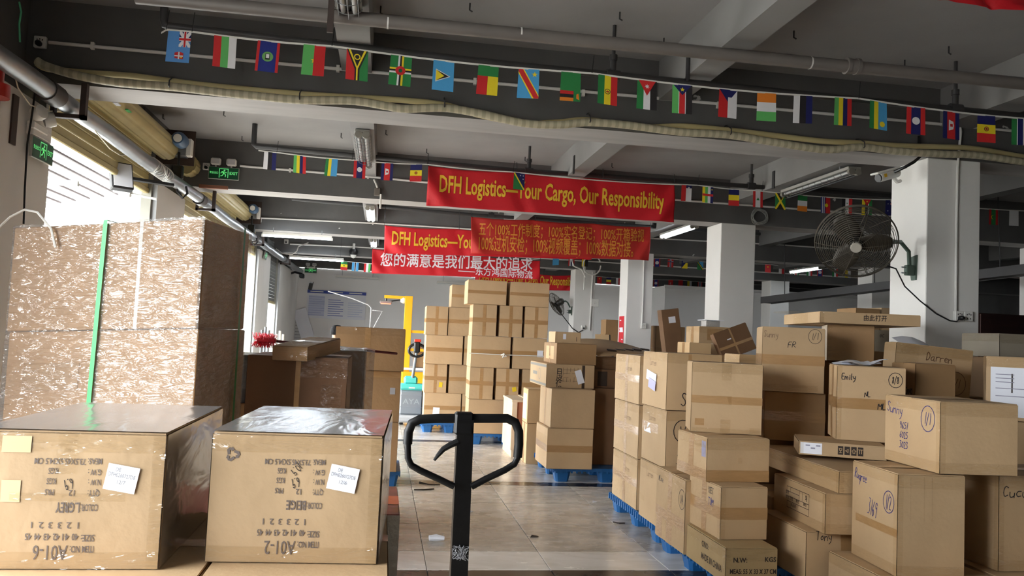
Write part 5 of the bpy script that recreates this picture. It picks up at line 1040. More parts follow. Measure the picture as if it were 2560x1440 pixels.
near('second reddish carton at the bottom behind the foreground pallet', .1, 3.12, 0, .6, .55, .465, 0, 'FR', mat=PL)

# ---------------------------------------------------------------- film-wrapped pallet load
o = thing('wrapped_pallet_load', 'huge carton load wrapped in wrinkled stretch film with green straps', 'pallet load', (-1.327, 4.693, 0), (0, 0, R(-12)))
WW, WD_, WT = .99, .62, 2.03
pbx = MB(); 
for (x0, x1, z0, z1) in ((-.495, .485, 1.47, 2.02), (-.48, .495, .86, 1.465), (-.49, .49, .15, .855)): pbx = MB().box((x0, -WD_/2, z0), (x1, WD_/2, z1), bev=.006).build('carton', pm('wrapped_cardboard', (182, 142, 98), .7, var=.1, vscale=4, bump=.1), o)
pq = MB().box((-.49, -.31, .0), (.49, .31, .15), bev=.01).build('pallet_base', BLUEP, o)
FILM = film('stretch_film', (.97, .96, .95, 1), .2, 1.0, 8, (1.2, 1.2, 4.5, 0, R(18), 0), .09, .14, .4)
mb = MB(); nx, nz = 44, 70
def wrap(F):
    vs = []
    for j in range(nz+1):
        for i in range(nx+1):
            u, v = i/nx, j/nz; z = .1+(WT-.1)*v; W = WW if F in 'FK' else WD_
            a = (u-.5)*W; q = Vector((a*3.1+(7 if F in 'RL' else 0), z*9-a*2.2, 3.3)); e = math.sin(PI*u)**.5
            dd = .006+e*(.009*abs(noise.noise(q))+.006*abs(noise.noise(q*2.7))); cr_ = abs(z-1.467); dd -= .004*math.exp(-(cr_/.03)**2)
            h = WD_/2 if F in 'FK' else WW/2
            p = {'F': (a, -h-dd, z), 'K': (-a, h+dd, z), 'R': (h+dd, a, z), 'L': (-h-dd, -a, z)}[F]; vs.append(p)
    mb.add(vs, [(j*(nx+1)+i, j*(nx+1)+i+1, (j+1)*(nx+1)+i+1, (j+1)*(nx+1)+i) for j in range(nz) for i in range(nx)], 0, True)
for F in 'FRLK': wrap(F)
mb.build('stretch_film', FILM, o)
mb = MB(); n = 5; mb.add([(-.5+.01*math.sin(j*2), -.36+.02*j, .3+.12*j) if i == 0 else (-.52-.03*math.sin(j*1.3)-.02, -.4+.02*j, .3+.12*j) for j in range(8) for i in (0, 1)], [(2*j, 2*j+1, 2*j+3, 2*j+2) for j in range(7)], 0, True); mb.build('loose_film', FILM, o)
for k, (x, yy) in enumerate(((-.02, 0), )):
    z = [WT+.004, WT*.8, WT*.5, .2]; mb = MB()
    for x0, x1, q in ((x-.0, x+.022, 0),):
        for a, b in zip(z, z[1:]): mb.quad((x0-.02*(2-a), -WD_/2-.022, a), (x0-.02*(2-b), -WD_/2-.022, b), (x1-.02*(2-b), -WD_/2-.022, b), (x1-.02*(2-a), -WD_/2-.022, a))
        mb.quad((x0, -WD_/2-.022, WT+.004), (x1, -WD_/2-.022, WT+.004), (x1, WD_/2, WT+.006), (x0, WD_/2, WT+.006))
    mb.build('green_strap', GREEN, o)
mb = MB(); mb.quad((WW/2+.024, .14, .2), (WW/2+.024, .165, .2), (WW/2+.024, .165, WT+.004), (WW/2+.024, .14, WT+.004)); mb.build('green_strap', pm('dark_green_strap', (40, 120, 60), .3), o)
mb = MB(); mb.quad((.16, -WD_/2-.001, 1.47), (.178, -WD_/2-.001, 1.47), (.178, -WD_/2-.001, 2.02), (.16, -WD_/2-.001, 2.02)); mb.build('clear_strap', WHITEP, o)
mb = MB(); mb.quad((.26, -WD_/2-.003, .97), (.35, -WD_/2-.003, .95), (.36, -WD_/2-.003, 1.03), (.27, -WD_/2-.003, 1.05)); mb.build('shipping_label', PAPER, o)
MB().box((-.39, -WD_/2-.004, 1.16), (-.1, -WD_/2, 1.3), bev=.002).build('torn_patch', TAPE, o)
mb = MB().tube([(-.75, -.1, 2.04), (-.6, -.2, 2.1), (-.47, -.28, 2.12), (-.36, -.34, 2.09), (-.28, -.345, 2.0), (-.25, -.345, 1.9)], .006, 6); mb.build('loose_strap', WHITEP, o)

for ch in o.children:          # the load has settled lower on its outer side
    for v in ch.data.vertices: v.co.z -= .085*(v.co.z/WT)*(.5-v.co.x/WW)

# ---------------------------------------------------------------- dim heap behind the foreground cartons
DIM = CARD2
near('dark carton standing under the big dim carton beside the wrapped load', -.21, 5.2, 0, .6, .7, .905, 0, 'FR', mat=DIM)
SHADED_CARD = pm('shade_darkened_cardboard', (104, 72, 46), .7, var=.1, vscale=3, bump=.1)  # cardboard darkened to imitate the shade beside the wrapped load
c = near('big dim carton with tape beside the wrapped load', -.2, 5.18, .909, .6, .72, .402, 0, 'FR', mat=SHADED_CARD, seed=51).tapes('T'); c.patch('F', .5, .7, 1, 1, CLEAR); c.patch('F', .48, 0, .53, 1, TAPE); c.patch('R', 0, 0, 1, 1, CLEAR); c.patch('F', .74, .25, .95, .6, CLEAR)
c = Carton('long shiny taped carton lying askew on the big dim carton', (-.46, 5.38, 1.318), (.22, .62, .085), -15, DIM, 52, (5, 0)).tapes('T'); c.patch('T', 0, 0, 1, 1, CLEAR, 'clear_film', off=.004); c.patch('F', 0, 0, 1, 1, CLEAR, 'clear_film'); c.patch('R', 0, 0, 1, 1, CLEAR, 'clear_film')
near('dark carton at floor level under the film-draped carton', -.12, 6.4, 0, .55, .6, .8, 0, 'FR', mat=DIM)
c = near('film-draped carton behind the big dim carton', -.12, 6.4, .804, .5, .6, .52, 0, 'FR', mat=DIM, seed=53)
mb = MB(); n = 14; vs = []
for j in range(n+1):
    for i in range(n+1):
        u, v = i/n, j/n; x = -.3+.62*u; t = v*1.1; yy, z = (-.33, .05+t*.75) if t < .64 else (-.33+(t-.64)*1.3, .535); d_ = .03*abs(noise.noise(Vector((u*4, v*4, 2)))); vs.append((x, yy-d_, z+d_*1.2-.05*max(0, u-.85)))
mb.add(vs, [(j*(n+1)+i, j*(n+1)+i+1, (j+1)*(n+1)+i+1, (j+1)*(n+1)+i) for j in range(n) for i in range(n)], 0, True)
mb.build('draped_film', film('smoky_film', (.62, .62, .64, 1), .08, .8, 7, (1, 1, 1), .12, .15), c.o)
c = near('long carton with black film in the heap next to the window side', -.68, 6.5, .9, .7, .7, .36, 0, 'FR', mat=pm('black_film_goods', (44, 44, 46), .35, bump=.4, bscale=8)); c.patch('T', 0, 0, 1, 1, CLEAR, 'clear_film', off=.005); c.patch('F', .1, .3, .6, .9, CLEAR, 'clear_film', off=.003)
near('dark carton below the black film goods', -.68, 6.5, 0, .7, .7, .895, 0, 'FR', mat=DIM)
pallet('blue plastic pallet under the stack of brown cartons before the yellow post', -.5, 8.05, .24, 8.75)
c = near('bottom brown carton of the stack before the yellow post', .2, 8.0, PZ0, .62, .6, .465, 0, 'FR', mat=DIM).tapes('T')
c = near('middle brown carton with a small grey label before the yellow post', .2, 8.02, .62, .62, .6, .485, 0, 'FR', mat=DIM).tapes('TA'); c.patch('F', .84, .55, .92, .68, pm('grey_label', (176, 176, 180), .5), 'shipping_label')
c = near('large top brown carton with vertical creases before the yellow post', .22, 7.98, 1.11, .66, .6, .405, 0, 'FR', mat=DIM, seed=57).tapes('TE'); c.patch('R', 0, 0, 1, 1, CLEAR, 'clear_film'); c.patch('F', .42, 0, .5, 1, TAPE)
o = thing('red_broom', 'red bristle broom lying across the heap with a dark red handle', 'broom', (0, 0, 0)); a, b = P(690, 853, 7.15), P(992, 884, 7.85)
MB().tube([a, b], .012, 8).build('handle', pm('dark_red_handle', (92, 20, 30), .4), o); h0 = P(672, 851, 7.13)
boxpart('head', h0+Vector((-.1, -.05, -.02)), h0+Vector((.06, .05, .02)), pm('red_plastic', (200, 30, 44), .4), o, .01)
mb = MB(); rnd = random.Random(4)
for k in range(260):
    p = h0+Vector((rnd.uniform(-.1, .05), rnd.uniform(-.05, .05), 0)); q = p+Vector((rnd.uniform(-.05, .03), rnd.uniform(-.04, .04), rnd.choice((-1, 1))*rnd.uniform(.03, .065))); mb.tube([p, q], .0022, 3, caps=False)
mb.build('bristles', pm('red_bristle', (226, 50, 70), .5), o, kind='stuff')

# ================================================================== rear of the hall
def pbox(label, xl, xr, yt, yb, y, d, mat=None, tapes='T', yaw=0, base=None, blabel=None, z0=0, **k):
    """carton whose front spans the photo columns xl..xr at depth y; base: a second carton beneath it down to the floor"""
    a, b = P(xl, (yt+yb)/2, y), P(xr, (yt+yb)/2, y); zt = P((xl+xr)/2, yt, y).z; zb = max(0, P((xl+xr)/2, yb, y).z)
    c = near(label, a.x, y, zb, b.x-a.x, d, zt-zb, yaw, mat=mat, **k).tapes(tapes)
    if blabel: near(blabel, a.x, y+.004, z0, b.x-a.x, d-.01, zb-.004-z0, yaw, mat=mat or CARD)
    return c
c = pbox('tape-covered carton standing before the second column', 1748, 1826, 818, 860, 8.7, .4, CARD, 'TEU', blabel='plain carton under the tape-covered carton before the second column'); c.patch('F', .25, .2, .75, .9, TAPE)
c = near('small silver foil carton with an overhanging lid on top before the second column', P(1766, 810, 8.8).x, 8.8, P(1766, 818, 8.8).z+.004, .16, .16, .07, 0, mat=pm('silver_foil', (200, 198, 194), .3, .5, bump=.3)); boxpart('lid_sheet', (-.11, -.11, .074), (.12, .11, .08), PAPER, c.o)
c = pbox('small light carton in front of the tape-covered carton', 1724, 1778, 858, 885, 8.0, .35, CARD3, 'TU'); zs = c.o.location.z; xs_ = c.o.location.x-.2
c = near('dark flat carton leaning back against the second column', P(1815, 880, 7.9).x, 7.95, zs+.005, .4, .08, .29, 8, mat=pm('dark_and_shaded_cardboard', (120, 88, 60), .7, var=.1), tilt=(-14, -20), seed=61); c.patch('F', .3, .62, .42, .66, PAPER, 'scuff'); c.patch('F', .45, 0, .5, 1, TAPE); c.patch('F', 0, .35, 1, .45, TAPE)  # shade on this leaning carton is put into its dark colour
near('carton supporting the small light carton and the dark leaning one', xs_, 7.85, 0, 1.0, .55, zs-.004, 0, mat=CARD2)
c = pbox('small bright carton squeezed between the leaning flat carton and the FR carton', 1849, 1893, 888, 918, 6.3, .3, CARD3, 'TE', blabel='carton below the small bright carton beside the FR carton', z0=.15)
c = near('tall narrow carton leaning to one side with a white label behind the piles', P(1668, 880, 12.2).x, 12.2, 1.27, .28, .2, .76, 0, mat=pm('dark_and_shaded_cardboard', (120, 88, 60), .7, var=.1), tilt=(0, -9), seed=62); c.patch('F', .35, .72, .75, .85, PAPER, 'shipping_label')  # dark colour here imitates shade behind the piles
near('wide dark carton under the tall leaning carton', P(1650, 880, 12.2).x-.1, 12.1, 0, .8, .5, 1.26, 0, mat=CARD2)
pbox('brown carton standing behind the third column', 1515, 1552, 800, 836, 16.5, .4, CARD2, 'T'); pbox('lower brown carton standing behind the third column', 1512, 1552, 836, 880, 16.5, .42, CARD2, 'T', blabel='carton at floor level behind the third column')
for i, (xl, xr, yt, yb) in enumerate(((1640, 1662, 815, 870), (1680, 1712, 818, 870))): pbox(('dark carton half hidden behind the leaning tall carton', 'dark carton near the black shelf at the rear wall')[i], xl, xr, yt, yb, 15.5, .4, CARD2, 'T', blabel=('carton beneath the dark one behind the leaning tall carton', 'carton beneath the dark one near the black shelf')[i])
o = thing('metal_shelf', 'black metal shelf with goods against the rear wall', 'shelf', (P(1712, 850, 17).x, 17, 0)); 
for x in (0, .9):
    for yy in (0, .4): boxpart('post', (x-.02, yy-.02, 0), (x+.02, yy+.02, 1.5), BLACK, o)
for z in (.3, .75, 1.2, 1.48): boxpart('shelf_board', (-.02, -.02, z), (.92, .42, z+.03), pm('grey_shelf_metal', (96, 96, 98), .5, .3), o)
for k, (x, z, h) in enumerate(((.1, 1.23, .2), (.35, 1.23, .15), (.62, 1.23, .22), (.1, .78, .35), (.5, .78, .3))): boxt = Carton('small dark carton on the black metal shelf, ' + ('first on the upper board', 'lowest one on the upper board', 'tallest at the end of the upper board', 'larger one on the middle board', 'second on the middle board')[k], (P(1712, 850, 17).x+x+.1, 17.2, z), (.2, .3, h), 0, pm('dark_and_shaded_cardboard', (120, 88, 60)), k, group='small dark cartons on the black shelf', flaps=False, n=2)
o = thing('display_board', 'small tan folding board with dark edge behind the middle pile', 'board', (P(1489, 860, 15.0).x, 15.0, P(1489, 872, 15).z), (R(-12), 0, 0)); boxpart('panel', (0, 0, 0), (.28, .012, .28), CARD3, o); boxpart('dark_edge', (.27, -.006, 0), (.295, .02, .28), BLACK, o); boxpart('rear_leg', (.1, .05, .02), (.14, .09, .2), BLACK, o)
boxpart('table_top', (P(1480, 873, 15).x-.1, 14.8, P(1489, 875, 15).z-.04), (P(1545, 873, 15).x+.1, 15.6, P(1489, 875, 15).z), pm('dark_table', (56, 50, 46), .6), None)
tt = bpy.data.objects['table_top']; zt = P(1489, 875, 15).z-.04; x0, x1 = P(1480, 873, 15).x-.1, P(1545, 873, 15).x+.1
tr = thing('work_table', 'dark work table behind the middle pile with clutter on it', 'table', (0, 0, 0)); tt.parent = tr
for x in (x0+.04, x1-.04):
    for yy in (14.85, 15.55): boxpart('leg', (x-.02, yy-.02, 0), (x+.02, yy+.02, zt), DARKPIPE, tr)
o = thing('tape_gun', 'dark tape dispenser lying on the work table behind the middle pile', 'tool', (P(1530, 868, 15.1).x, 15.1, zt+.04)); MB().lathe([(0, 0), (.06, 0), (.06, .05), (0, .05)], 14, Matrix.Translation((0, 0, .06)) @ Matrix.Rotation(PI/2, 4, 'X')).build('roll', TAPE, o); boxpart('handle', (.03, -.04, 0), (.16, 0, .05), BLACK, o, .01); boxpart('blade_frame', (-.08, -.045, 0), (.04, .0, .09), BLACK, o, .01)
def boxes_row(specs):
    for s in specs: pbox(*s)
pbox('carton on the heap before the dim rear beams, near the first column', 2140, 2200, 772, 800, 8.6, .4, CARD2, 'T', blabel='carton stack core under the heap by the first column')
pbox('second carton on the heap before the dim rear beams, touching the first column', 2204, 2240, 771, 800, 8.6, .4, CARD, 'T', blabel='carton stack core beside the first column')
c = pbox('dull carton marked in black beside the bright edged dark carton', 2185, 2234, 826, 880, 7.0, .4, pm('grey_cardboard', (150, 140, 124)), 'T', blabel='carton underneath the dull carton near the first column'); c.write('F', 'oc', .4, .8, .05)
pbox('dark carton below the dull carton near the 8/8 carton', 2150, 2230, 880, 930, 6.6, .35, CARD2, 'T', blabel='lower dark carton near the 8/8 carton')
o = thing('cabinet', 'dark brown wooden cabinet beside the first column', 'cabinet', (P(2447, 800, 8).x, 8.0, 0)); CB = pm('dark_brown_wood', (58, 30, 24), .5, var=.2, vscale=3, stretch=(1, 1, 6)); zc = P(2447, 782, 8).z
boxpart('carcass', (0, 0, 0), (1.6, .5, zc), CB, o)
for k in range(2):
    for j in range(3): boxpart('door_panel', (.01+.79*k, -.018, .02+j*zc/3), (.79+.79*k, 0, (j+1)*zc/3-.012), CB, o, .003)
mk = Carton('low dark box on the far wall ledge', (9.2, 21.4, 0), (.9, .7, .9), 0, CARD2, 71)
near('large plain carton near the rear wall jog', 6.4, 19.4, 0, .8, .6, 1.1, 0, mat=CARD2).tapes('T')

# yellow camera gantry with a conveyor
YM = pm('yellow_machine_paint', (236, 168, 20), .4); o = thing('scanning_gantry', 'yellow scanning gantry with overhead arm at the rear work area', 'gantry', (0, 0, 0)); g = P(1023, 740, 15.2); gx, gt = g.x, g.z
boxpart('upright', (gx-.07, 15.2, 0), (gx+.07, 15.34, gt), YM, o, .004); boxpart('overhead_arm', (P(961, 740, 15.2).x, 15.23, gt-.06), (gx, 15.31, gt-.005), YM, o, .003); 
for zz in (P(1040, 826, 15.2).z, P(1040, 870, 15.2).z*.99): boxpart('side_rail', (gx, 15.22, zz-.05), (gx+.9, 15.32, zz), YM, o)
boxpart('lower_panel', (gx-.05, 15.18, .12), (gx+.95, 15.24, P(1040, 930, 15.2).z), YM, o, .004); boxpart('belt', (gx-.1, 15.1, P(1040, 925, 15.2).z), (gx+.95, 15.9, P(1040, 925, 15.2).z+.04), WHITEP, o)
s_ = P(965, 752, 15.2); MB().tube([(s_.x, 15.27, gt-.05), (s_.x, 15.27, s_.z)], .02, 8).build('scanner_stem', BLACK, o); boxpart('scanner_head', (s_.x-.11, 15.2, s_.z-.05), (s_.x+.11, 15.34, s_.z), pm('grey_scanner', (130, 116, 110), .4), o, .01); boxpart('red_scan_bar', (s_.x-.09, 15.19, s_.z-.06), (s_.x+.09, 15.3, s_.z-.045), pm('red_light', (255, 120, 90), .4, emit=1.2), o)
MB().tube([(s_.x+.05, 15.27, s_.z-.01), (s_.x+.15, 15.27, gt-.1), (s_.x+.3, 15.27, gt-.07)], .012, 6).build('cable', BLACK, o); q = P(1009, 749, 15.2); MB().lathe([(.04, .04), (.06, 0), (.05, -.05), (0, -.07)], 14, Matrix.Translation((q.x, 15.27, q.z))).build('dome_camera', WHITEP, o)
Carton('small dark carton on the yellow gantry belt', (gx+.3, 15.5, P(1040, 925, 15.2).z+.045), (.3, .3, .42), 0, CARD2, 72)
# electric pallet truck
TQ = pm('turquoise_plastic', (88, 206, 198), .4); GT = pm('grey_truck_body', (132, 140, 148), .4); o = thing('electric_pallet_truck', 'turquoise and grey electric pallet truck parked before the tall carton stacks', 'pallet truck', (P(1025, 1045, 13.4).x, 13.4, 0))
boxpart('body', (-.19, -.12, .16), (.19, .14, .56), GT, o, .03); boxpart('cover', (-.2, -.13, .56), (.2, .15, .66), TQ, o, .03); boxpart('tiller_base', (-.13, -.08, .65), (.09, .08, .78), TQ, o, .03); boxpart('cover_slot', (-.05, -.135, .59), (.05, -.125, .61), WHITEP, o)
vs, fs, a, b, c_, d_ = text('AYA', .01); MB().add([((x-(a+b)/2)/(b-a)*.27, -.122, .34+y*.12) for x, y in vs], fs).build('lettering', pm('raised_grey_letters', (160, 168, 176), .4), o)
boxpart('body_ridge', (-.17, -.125, .29), (.17, -.118, .3), GT, o); boxpart('body_ridge', (-.17, -.125, .47), (.17, -.118, .48), GT, o)
boxpart('skirt', (-.24, -.28, .06), (.22, -.1, .17), pm('pale_grey_skirt', (176, 180, 184), .4), o, .03)
MB().tube([(0, -.05, .7), (.03, -.08, 1.0), (.05, -.1, 1.22)], .025, 10).build('tiller', GT, o); MB().tube([(.05+.13*math.cos(t), -.1, 1.2+.1*math.sin(t)) for t in np.linspace(0, 2*PI, 25)[:-1]], .022, 8, closed=True).build('tiller_loop', BLACK, o); boxpart('control_head', (.0, -.14, 1.16), (.1, -.06, 1.34), BLACK, o, .02); boxpart('red_switch', (.0, -.13, 1.33), (.11, -.07, 1.38), pm('red_switch', (220, 60, 40), .4), o, .01)
for x in (-.14, .14): MB().tube([(x-.03, 0, .07), (x+.03, 0, .07)], .07, 16).build('wheel', BLACK, o)
for x in (-.2, .08): boxpart('fork', (x, .14, .06), (x+.13, 1.2, .1), GT, o, .01)
for x in (-.14, .14): MB().tube([(x-.04, 1.05, .035), (x+.04, 1.05, .035)], .035, 12).build('fork_roller', BLACK, o)
# notice boards on the far wall
o = thing('notice_board', 'wide blue headed notice board on the far wall', 'poster', (P(769, 725, 24.38).x, 24.38, P(769, 794, 24.38).z)); W_, H_ = P(916, 728, 24.38).x-P(769, 725, 24.38).x, P(769, 724, 24.38).z-P(769, 794, 24.38).z
boxpart('sheet', (0, -.01, 0), (W_, 0, H_), pm('poster_white', (226, 228, 236), .5), o); NB = pm('poster_blue', (52, 72, 160), .5); PB = pm('poster_pale_blue', (198, 204, 226), .5)
boxpart('header', (0, -.014, H_*.89), (W_, -.009, H_), NB, o)
for x0, x1, nrow, m in ((.03, .3, 9, PB), (.36, .62, 8, pm('poster_row_blue', (110, 124, 186), .5)), (.7, .95, 7, PB)):
    if nrow == 9: boxpart('text_panel', (W_*x0, -.012, H_*.08), (W_*x1, -.009, H_*.8), PB, o)
    for k in range(nrow): boxpart('print_row', (W_*x0, -.014, H_*(.1+.08*k)), (W_*(x1-.05*(k % 3 == 1)), -.011, H_*(.1+.08*k+.025)), m if nrow != 9 else pm('poster_mid_blue', (172, 180, 214), .5), o)
for k in range(3): boxpart('print_row', (W_*(.05+.33*k), -.016, H_*.93), (W_*(.27+.33*k), -.0135, H_*.965), WHITEP, o)
o = thing('hanging_sheets', 'grey printed sheets and a slipping board in the far corner', 'poster', (P(730, 860, 23.9).x, 24.3, P(730, 860, 24).z)); boxpart('sheet', (0, 0, 0), (.34, .01, .72), pm('grey_sheet', (190, 190, 192), .6), o)
for k in range(7): boxpart('print_row', (.02, -.004, .08+.09*k), (.28-.04*(k % 3), 0, .09+.09*k), pm('dark_grey_print', (80, 80, 90), .6), o)
b_ = boxpart('slipping_board', (.25, -.03, .0), (.62, -.015, .9), pm('poster_white', (226, 228, 236)), o); b_.rotation_euler = (0, R(-20), 0)
o = thing('monitor_arm', 'grey jointed lamp arm standing at the rear work desk', 'arm', (0, 0, 0)); y_ = 16.6
MB().tube([P(924, 832, y_), P(928, 770, y_), P(920, 762, y_), P(880, 746, y_), P(820, 728, y_)], .011, 8).build('arm', pm('light_grey_metal', (186, 186, 186), .4), o)
MB().tube([P(934, 775, y_), P(930, 776, y_), P(956, 778, y_), P(944, 800, y_), P(928, 830, y_)], .01, 6).build('strut', pm('light_grey_metal', (186, 186, 186)), o); MB().tube([P(926, 830, y_), Vector((P(926, 830, y_).x, y_, .78))], .025, 8).build('post', pm('light_grey_metal', (186, 186, 186)), o)
o = thing('work_desk', 'pale desk at the rear below the notice board', 'desk', (-1.0, 16.6, 0)); boxpart('top', (-.9, -.35, .74), (1.2, .35, .78), WHITEP, o)
for x in (-.86, 1.1):
    for yy in (-.3, .3): boxpart('leg', (x, yy-.02, 0), (x+.05, yy+.03, .74), DARKPIPE, o)
o = thing('printer', 'white office printer on the desk at the rear', 'printer', (P(806, 850, 16.5).x, 16.5, .782)); boxpart('body', (-.2, -.2, 0), (.2, .2, .46), WHITEP, o, .02); boxpart('paper_tray', (-.16, -.28, .2), (.16, -.19, .22), PAPER, o)
o = thing('speaker', 'small black speaker hanging near the far corner', 'speaker', P(777, 715, 23.9)); boxpart('box', (-.05, -.08, -.1), (.05, .08, .1), BLACK, o, .01); boxpart('bracket', (-.01, .08, -.02), (.01, .5, .02), BLACK, o); o.rotation_euler = (R(15), R(10), 0)
o = thing('security_camera', 'black bracket camera at the end of the galvanised pipe', 'camera', P(755, 690, 22.5)); boxpart('body', (-.06, -.14, -.06), (.06, .14, .06), BLACK, o, .02); MB().tube([(0, 0, .05), (-.2, .1, .1), (-.4, .1, .02)], .03, 8).build('arm', BLACK, o)
for k, (px, py) in enumerate(((664, 825), (700, 835))):
    o = thing('stacked_tubes', ('metal tube bundle by the window side', 'second paler tube bundle by the window side')[k], 'tubes', (P(px, py, 10.5).x, 10.5, 0))
    for j in range(3): MB().tube([(-.04+.04*j, 0, 0), (-.04+.04*j, .0, P(px, py-8*(j % 2), 10.5).z)], .016, 8).build('tube', (STEEL, WHITEP)[k], o)

# person whose hair just shows over the brown stack
o = thing('person', 'person with short black hair mostly hidden behind the brown carton stack', 'person', (P(843, 812, 11.6).x, 11.6, 0)); zt = P(838, 812, 11.6).z; sc = zt/1.72
def skin_body(joints, edges, name, mat, parent, sub=1):
    me = bpy.data.meshes.new(name); me.from_pydata([j[:3] for j in joints], edges, []); ob = bpy.data.objects.new(name, me); COL.objects.link(ob)
    ob.modifiers.new('s', 'SKIN'); ob.modifiers.new('d', 'SUBSURF').levels = sub
    for v, j in zip(me.skin_vertices[0].data, joints): v.radius = (j[3], j[4] if len(j) > 4 else j[3])
    me.skin_vertices[0].data[0].use_root = True
    dg = bpy.context.evaluated_depsgraph_get(); m2 = bpy.data.meshes.new_from_object(ob.evaluated_get(dg)); bpy.data.objects.remove(ob); m2.name = name
    m2.materials.clear(); m2.materials.append(mat); m2.polygons.foreach_set('use_smooth', [True]*len(m2.polygons)); r_ = bpy.data.objects.new(name, m2); COL.objects.link(r_); r_.parent = parent; return r_
SK = pm('skin', (206, 160, 130), .5)
J = [(0, 0, .92, .15, .1), (0, 0, 1.12, .13, .09), (0, 0, 1.34, .17, .1), (0, 0, 1.46, .06), (0, -.01, 1.56, .075, .09), (0, -.02, 1.64, .075, .09), (-.18, 0, 1.38, .055), (-.24, -.02, 1.1, .045), (-.2, -.2, .95, .035), (-.19, -.28, .95, .03), (.18, 0, 1.38, .055), (.24, -.02, 1.1, .045), (.2, -.2, .95, .035), (.19, -.28, .95, .03), (-.09, 0, .82, .09), (-.1, -.01, .48, .065), (-.1, 0, .08, .045), (-.1, -.14, .04, .04), (.09, 0, .82, .09), (.1, -.01, .48, .065), (.1, 0, .08, .045), (.1, -.14, .04, .04)]
bd_ = skin_body([(a*sc, b*sc, c*sc)+tuple(q*sc for q in r_) for a, b, c, *r_ in J], [(0, 1), (1, 2), (2, 3), (3, 4), (4, 5), (2, 6), (6, 7), (7, 8), (8, 9), (2, 10), (10, 11), (11, 12), (12, 13), (0, 14), (14, 15), (15, 16), (16, 17), (0, 18), (18, 19), (19, 20), (20, 21)], 'body', SK, o)
mb = MB(); prof = [(.0, .125), (.05, .118), (.085, .085), (.1, .04), (.1, -.0), (.094, -.03)]; mb.lathe([(a*sc, b*sc) for a, b in prof], 22, Matrix.Translation((0, 0, (1.595)*sc)) @ Matrix.Diagonal((1, 1.12, 1, 1))); mb.build('hair', pm('black_hair', (14, 12, 14), .7, bump=.6, bscale=60, spec=.15), o)
mb = MB().lathe([(.145*sc, .88*sc), (.15*sc, 1.0*sc), (.145*sc, 1.15*sc), (.19*sc, 1.33*sc), (.17*sc, 1.43*sc), (.07*sc, 1.475*sc)], 20, Matrix.Diagonal((1.15, .8, 1, 1))); mb.build('shirt', pm('dark_shirt', (60, 66, 84), .8), o)
for s in (-1, 1):
    MB().lathe([(.0, .0), (.012, .005), (.0, .03)], 8, Matrix.Translation((s*.085*sc, -.01, 1.6*sc))).build('ear', SK, o); MB().lathe([(0, -.008), (.009, 0), (0, .008)], 8, Matrix.Translation((s*.03*sc, -.1*sc, 1.61*sc))).build('eye', BLACK, o)

# ================================================================== hand pallet truck in front
BM = pm('black_truck_paint', (13, 13, 14), .38, bump=.03, bscale=60, spec=.3); RG = pm('black_rubber_grip', (12, 12, 13), .5, spec=.3)
yj = 1.56; hx = lambda px, py, dy=0: P(px, py, yj+dy)
o = thing('hand_pallet_truck', 'black hand pallet truck with its steering handle upright in the aisle', 'pallet truck', (0, 0, 0))
top, bot = hx(1163, 1048), hx(1146, 1440, .05); foot = Vector((bot.x-.012, bot.y+.1, .36))
ax = (bot-top).normalized(); mb = MB(); mb.tube([top+Vector((0, 0, .0)), bot, foot], .0001, 4)
def bar(mb, p, q, w_, d_):
    for s in (0,):
        a = [p+Vector((sx*w_/2, sy*d_/2, 0)) for sx, sy in ((-1, -1), (1, -1), (1, 1), (-1, 1))]; b = [q+Vector((sx*w_/2*1.08, sy*d_/2*1.08, 0)) for sx, sy in ((-1, -1), (1, -1), (1, 1), (-1, 1))]
        mb.add(a+b, [(0, 1, 2, 3), (7, 6, 5, 4), (0, 4, 5, 1), (1, 5, 6, 2), (2, 6, 7, 3), (3, 7, 4, 0)])
mb = MB(); bar(mb, top+Vector((0, 0, 0)), bot, .0305, .03); bar(mb, bot, foot, .033, .033); mb.build('steering_bar', BM, o)
loop = [hx(1135, 1216), hx(1100, 1199), hx(1050, 1176), hx(1028, 1163), hx(1020, 1145), hx(1019, 1110), hx(1021, 1080), hx(1030, 1058), hx(1050, 1048), hx(1100, 1046), hx(1160, 1046), hx(1220, 1046), hx(1268, 1046), hx(1288, 1056), hx(1297, 1078), hx(1297, 1110), hx(1294, 1143), hx(1286, 1160), hx(1262, 1175), hx(1215, 1197), hx(1178, 1217)]
MB().tube(loop, .0055*1.15, 12).build('handle_loop', BM, o)
MB().tube(loop[5:17], .0088, 14).build('grip', RG, o)
lev = [hx(1145, 1103), hx(1125, 1112), hx(1108, 1122), hx(1094, 1138), hx(1085, 1150)]; MB().tube([p+Vector((0, -.004, 0)) for p in lev], [.0065, .006, .0055, .004, .0025], 8).build('release_lever', RG, o)
b0 = hx(1160, 1046); boxpart('handle_clamp', b0+Vector((-.018, -.014, -.03)), b0+Vector((.018, .014, .012)), BM, o, .004)
mb = MB(); rnd = random.Random(6); q = hx(1150, 1375, .04)+Vector((0, -.019, 0))
for k in range(12): mb.tube([q+Vector((rnd.uniform(-.017, .017), rnd.uniform(-.003, 0), rnd.uniform(-.015, .015))) for _ in range(6)], .0006, 4, caps=False)
mb.build('cling_film_scrap', pm('film_scrap', (150, 150, 154), .3), o)
f0 = foot; boxpart('pump_head', (f0.x-.07, f0.y-.07, .2), (f0.x+.07, f0.y+.1, .38), BM, o, .015); MB().tube([(f0.x, f0.y+.02, .2), (f0.x, f0.y+.02, .55)], .03, 12).build('pump_cylinder', BM, o)
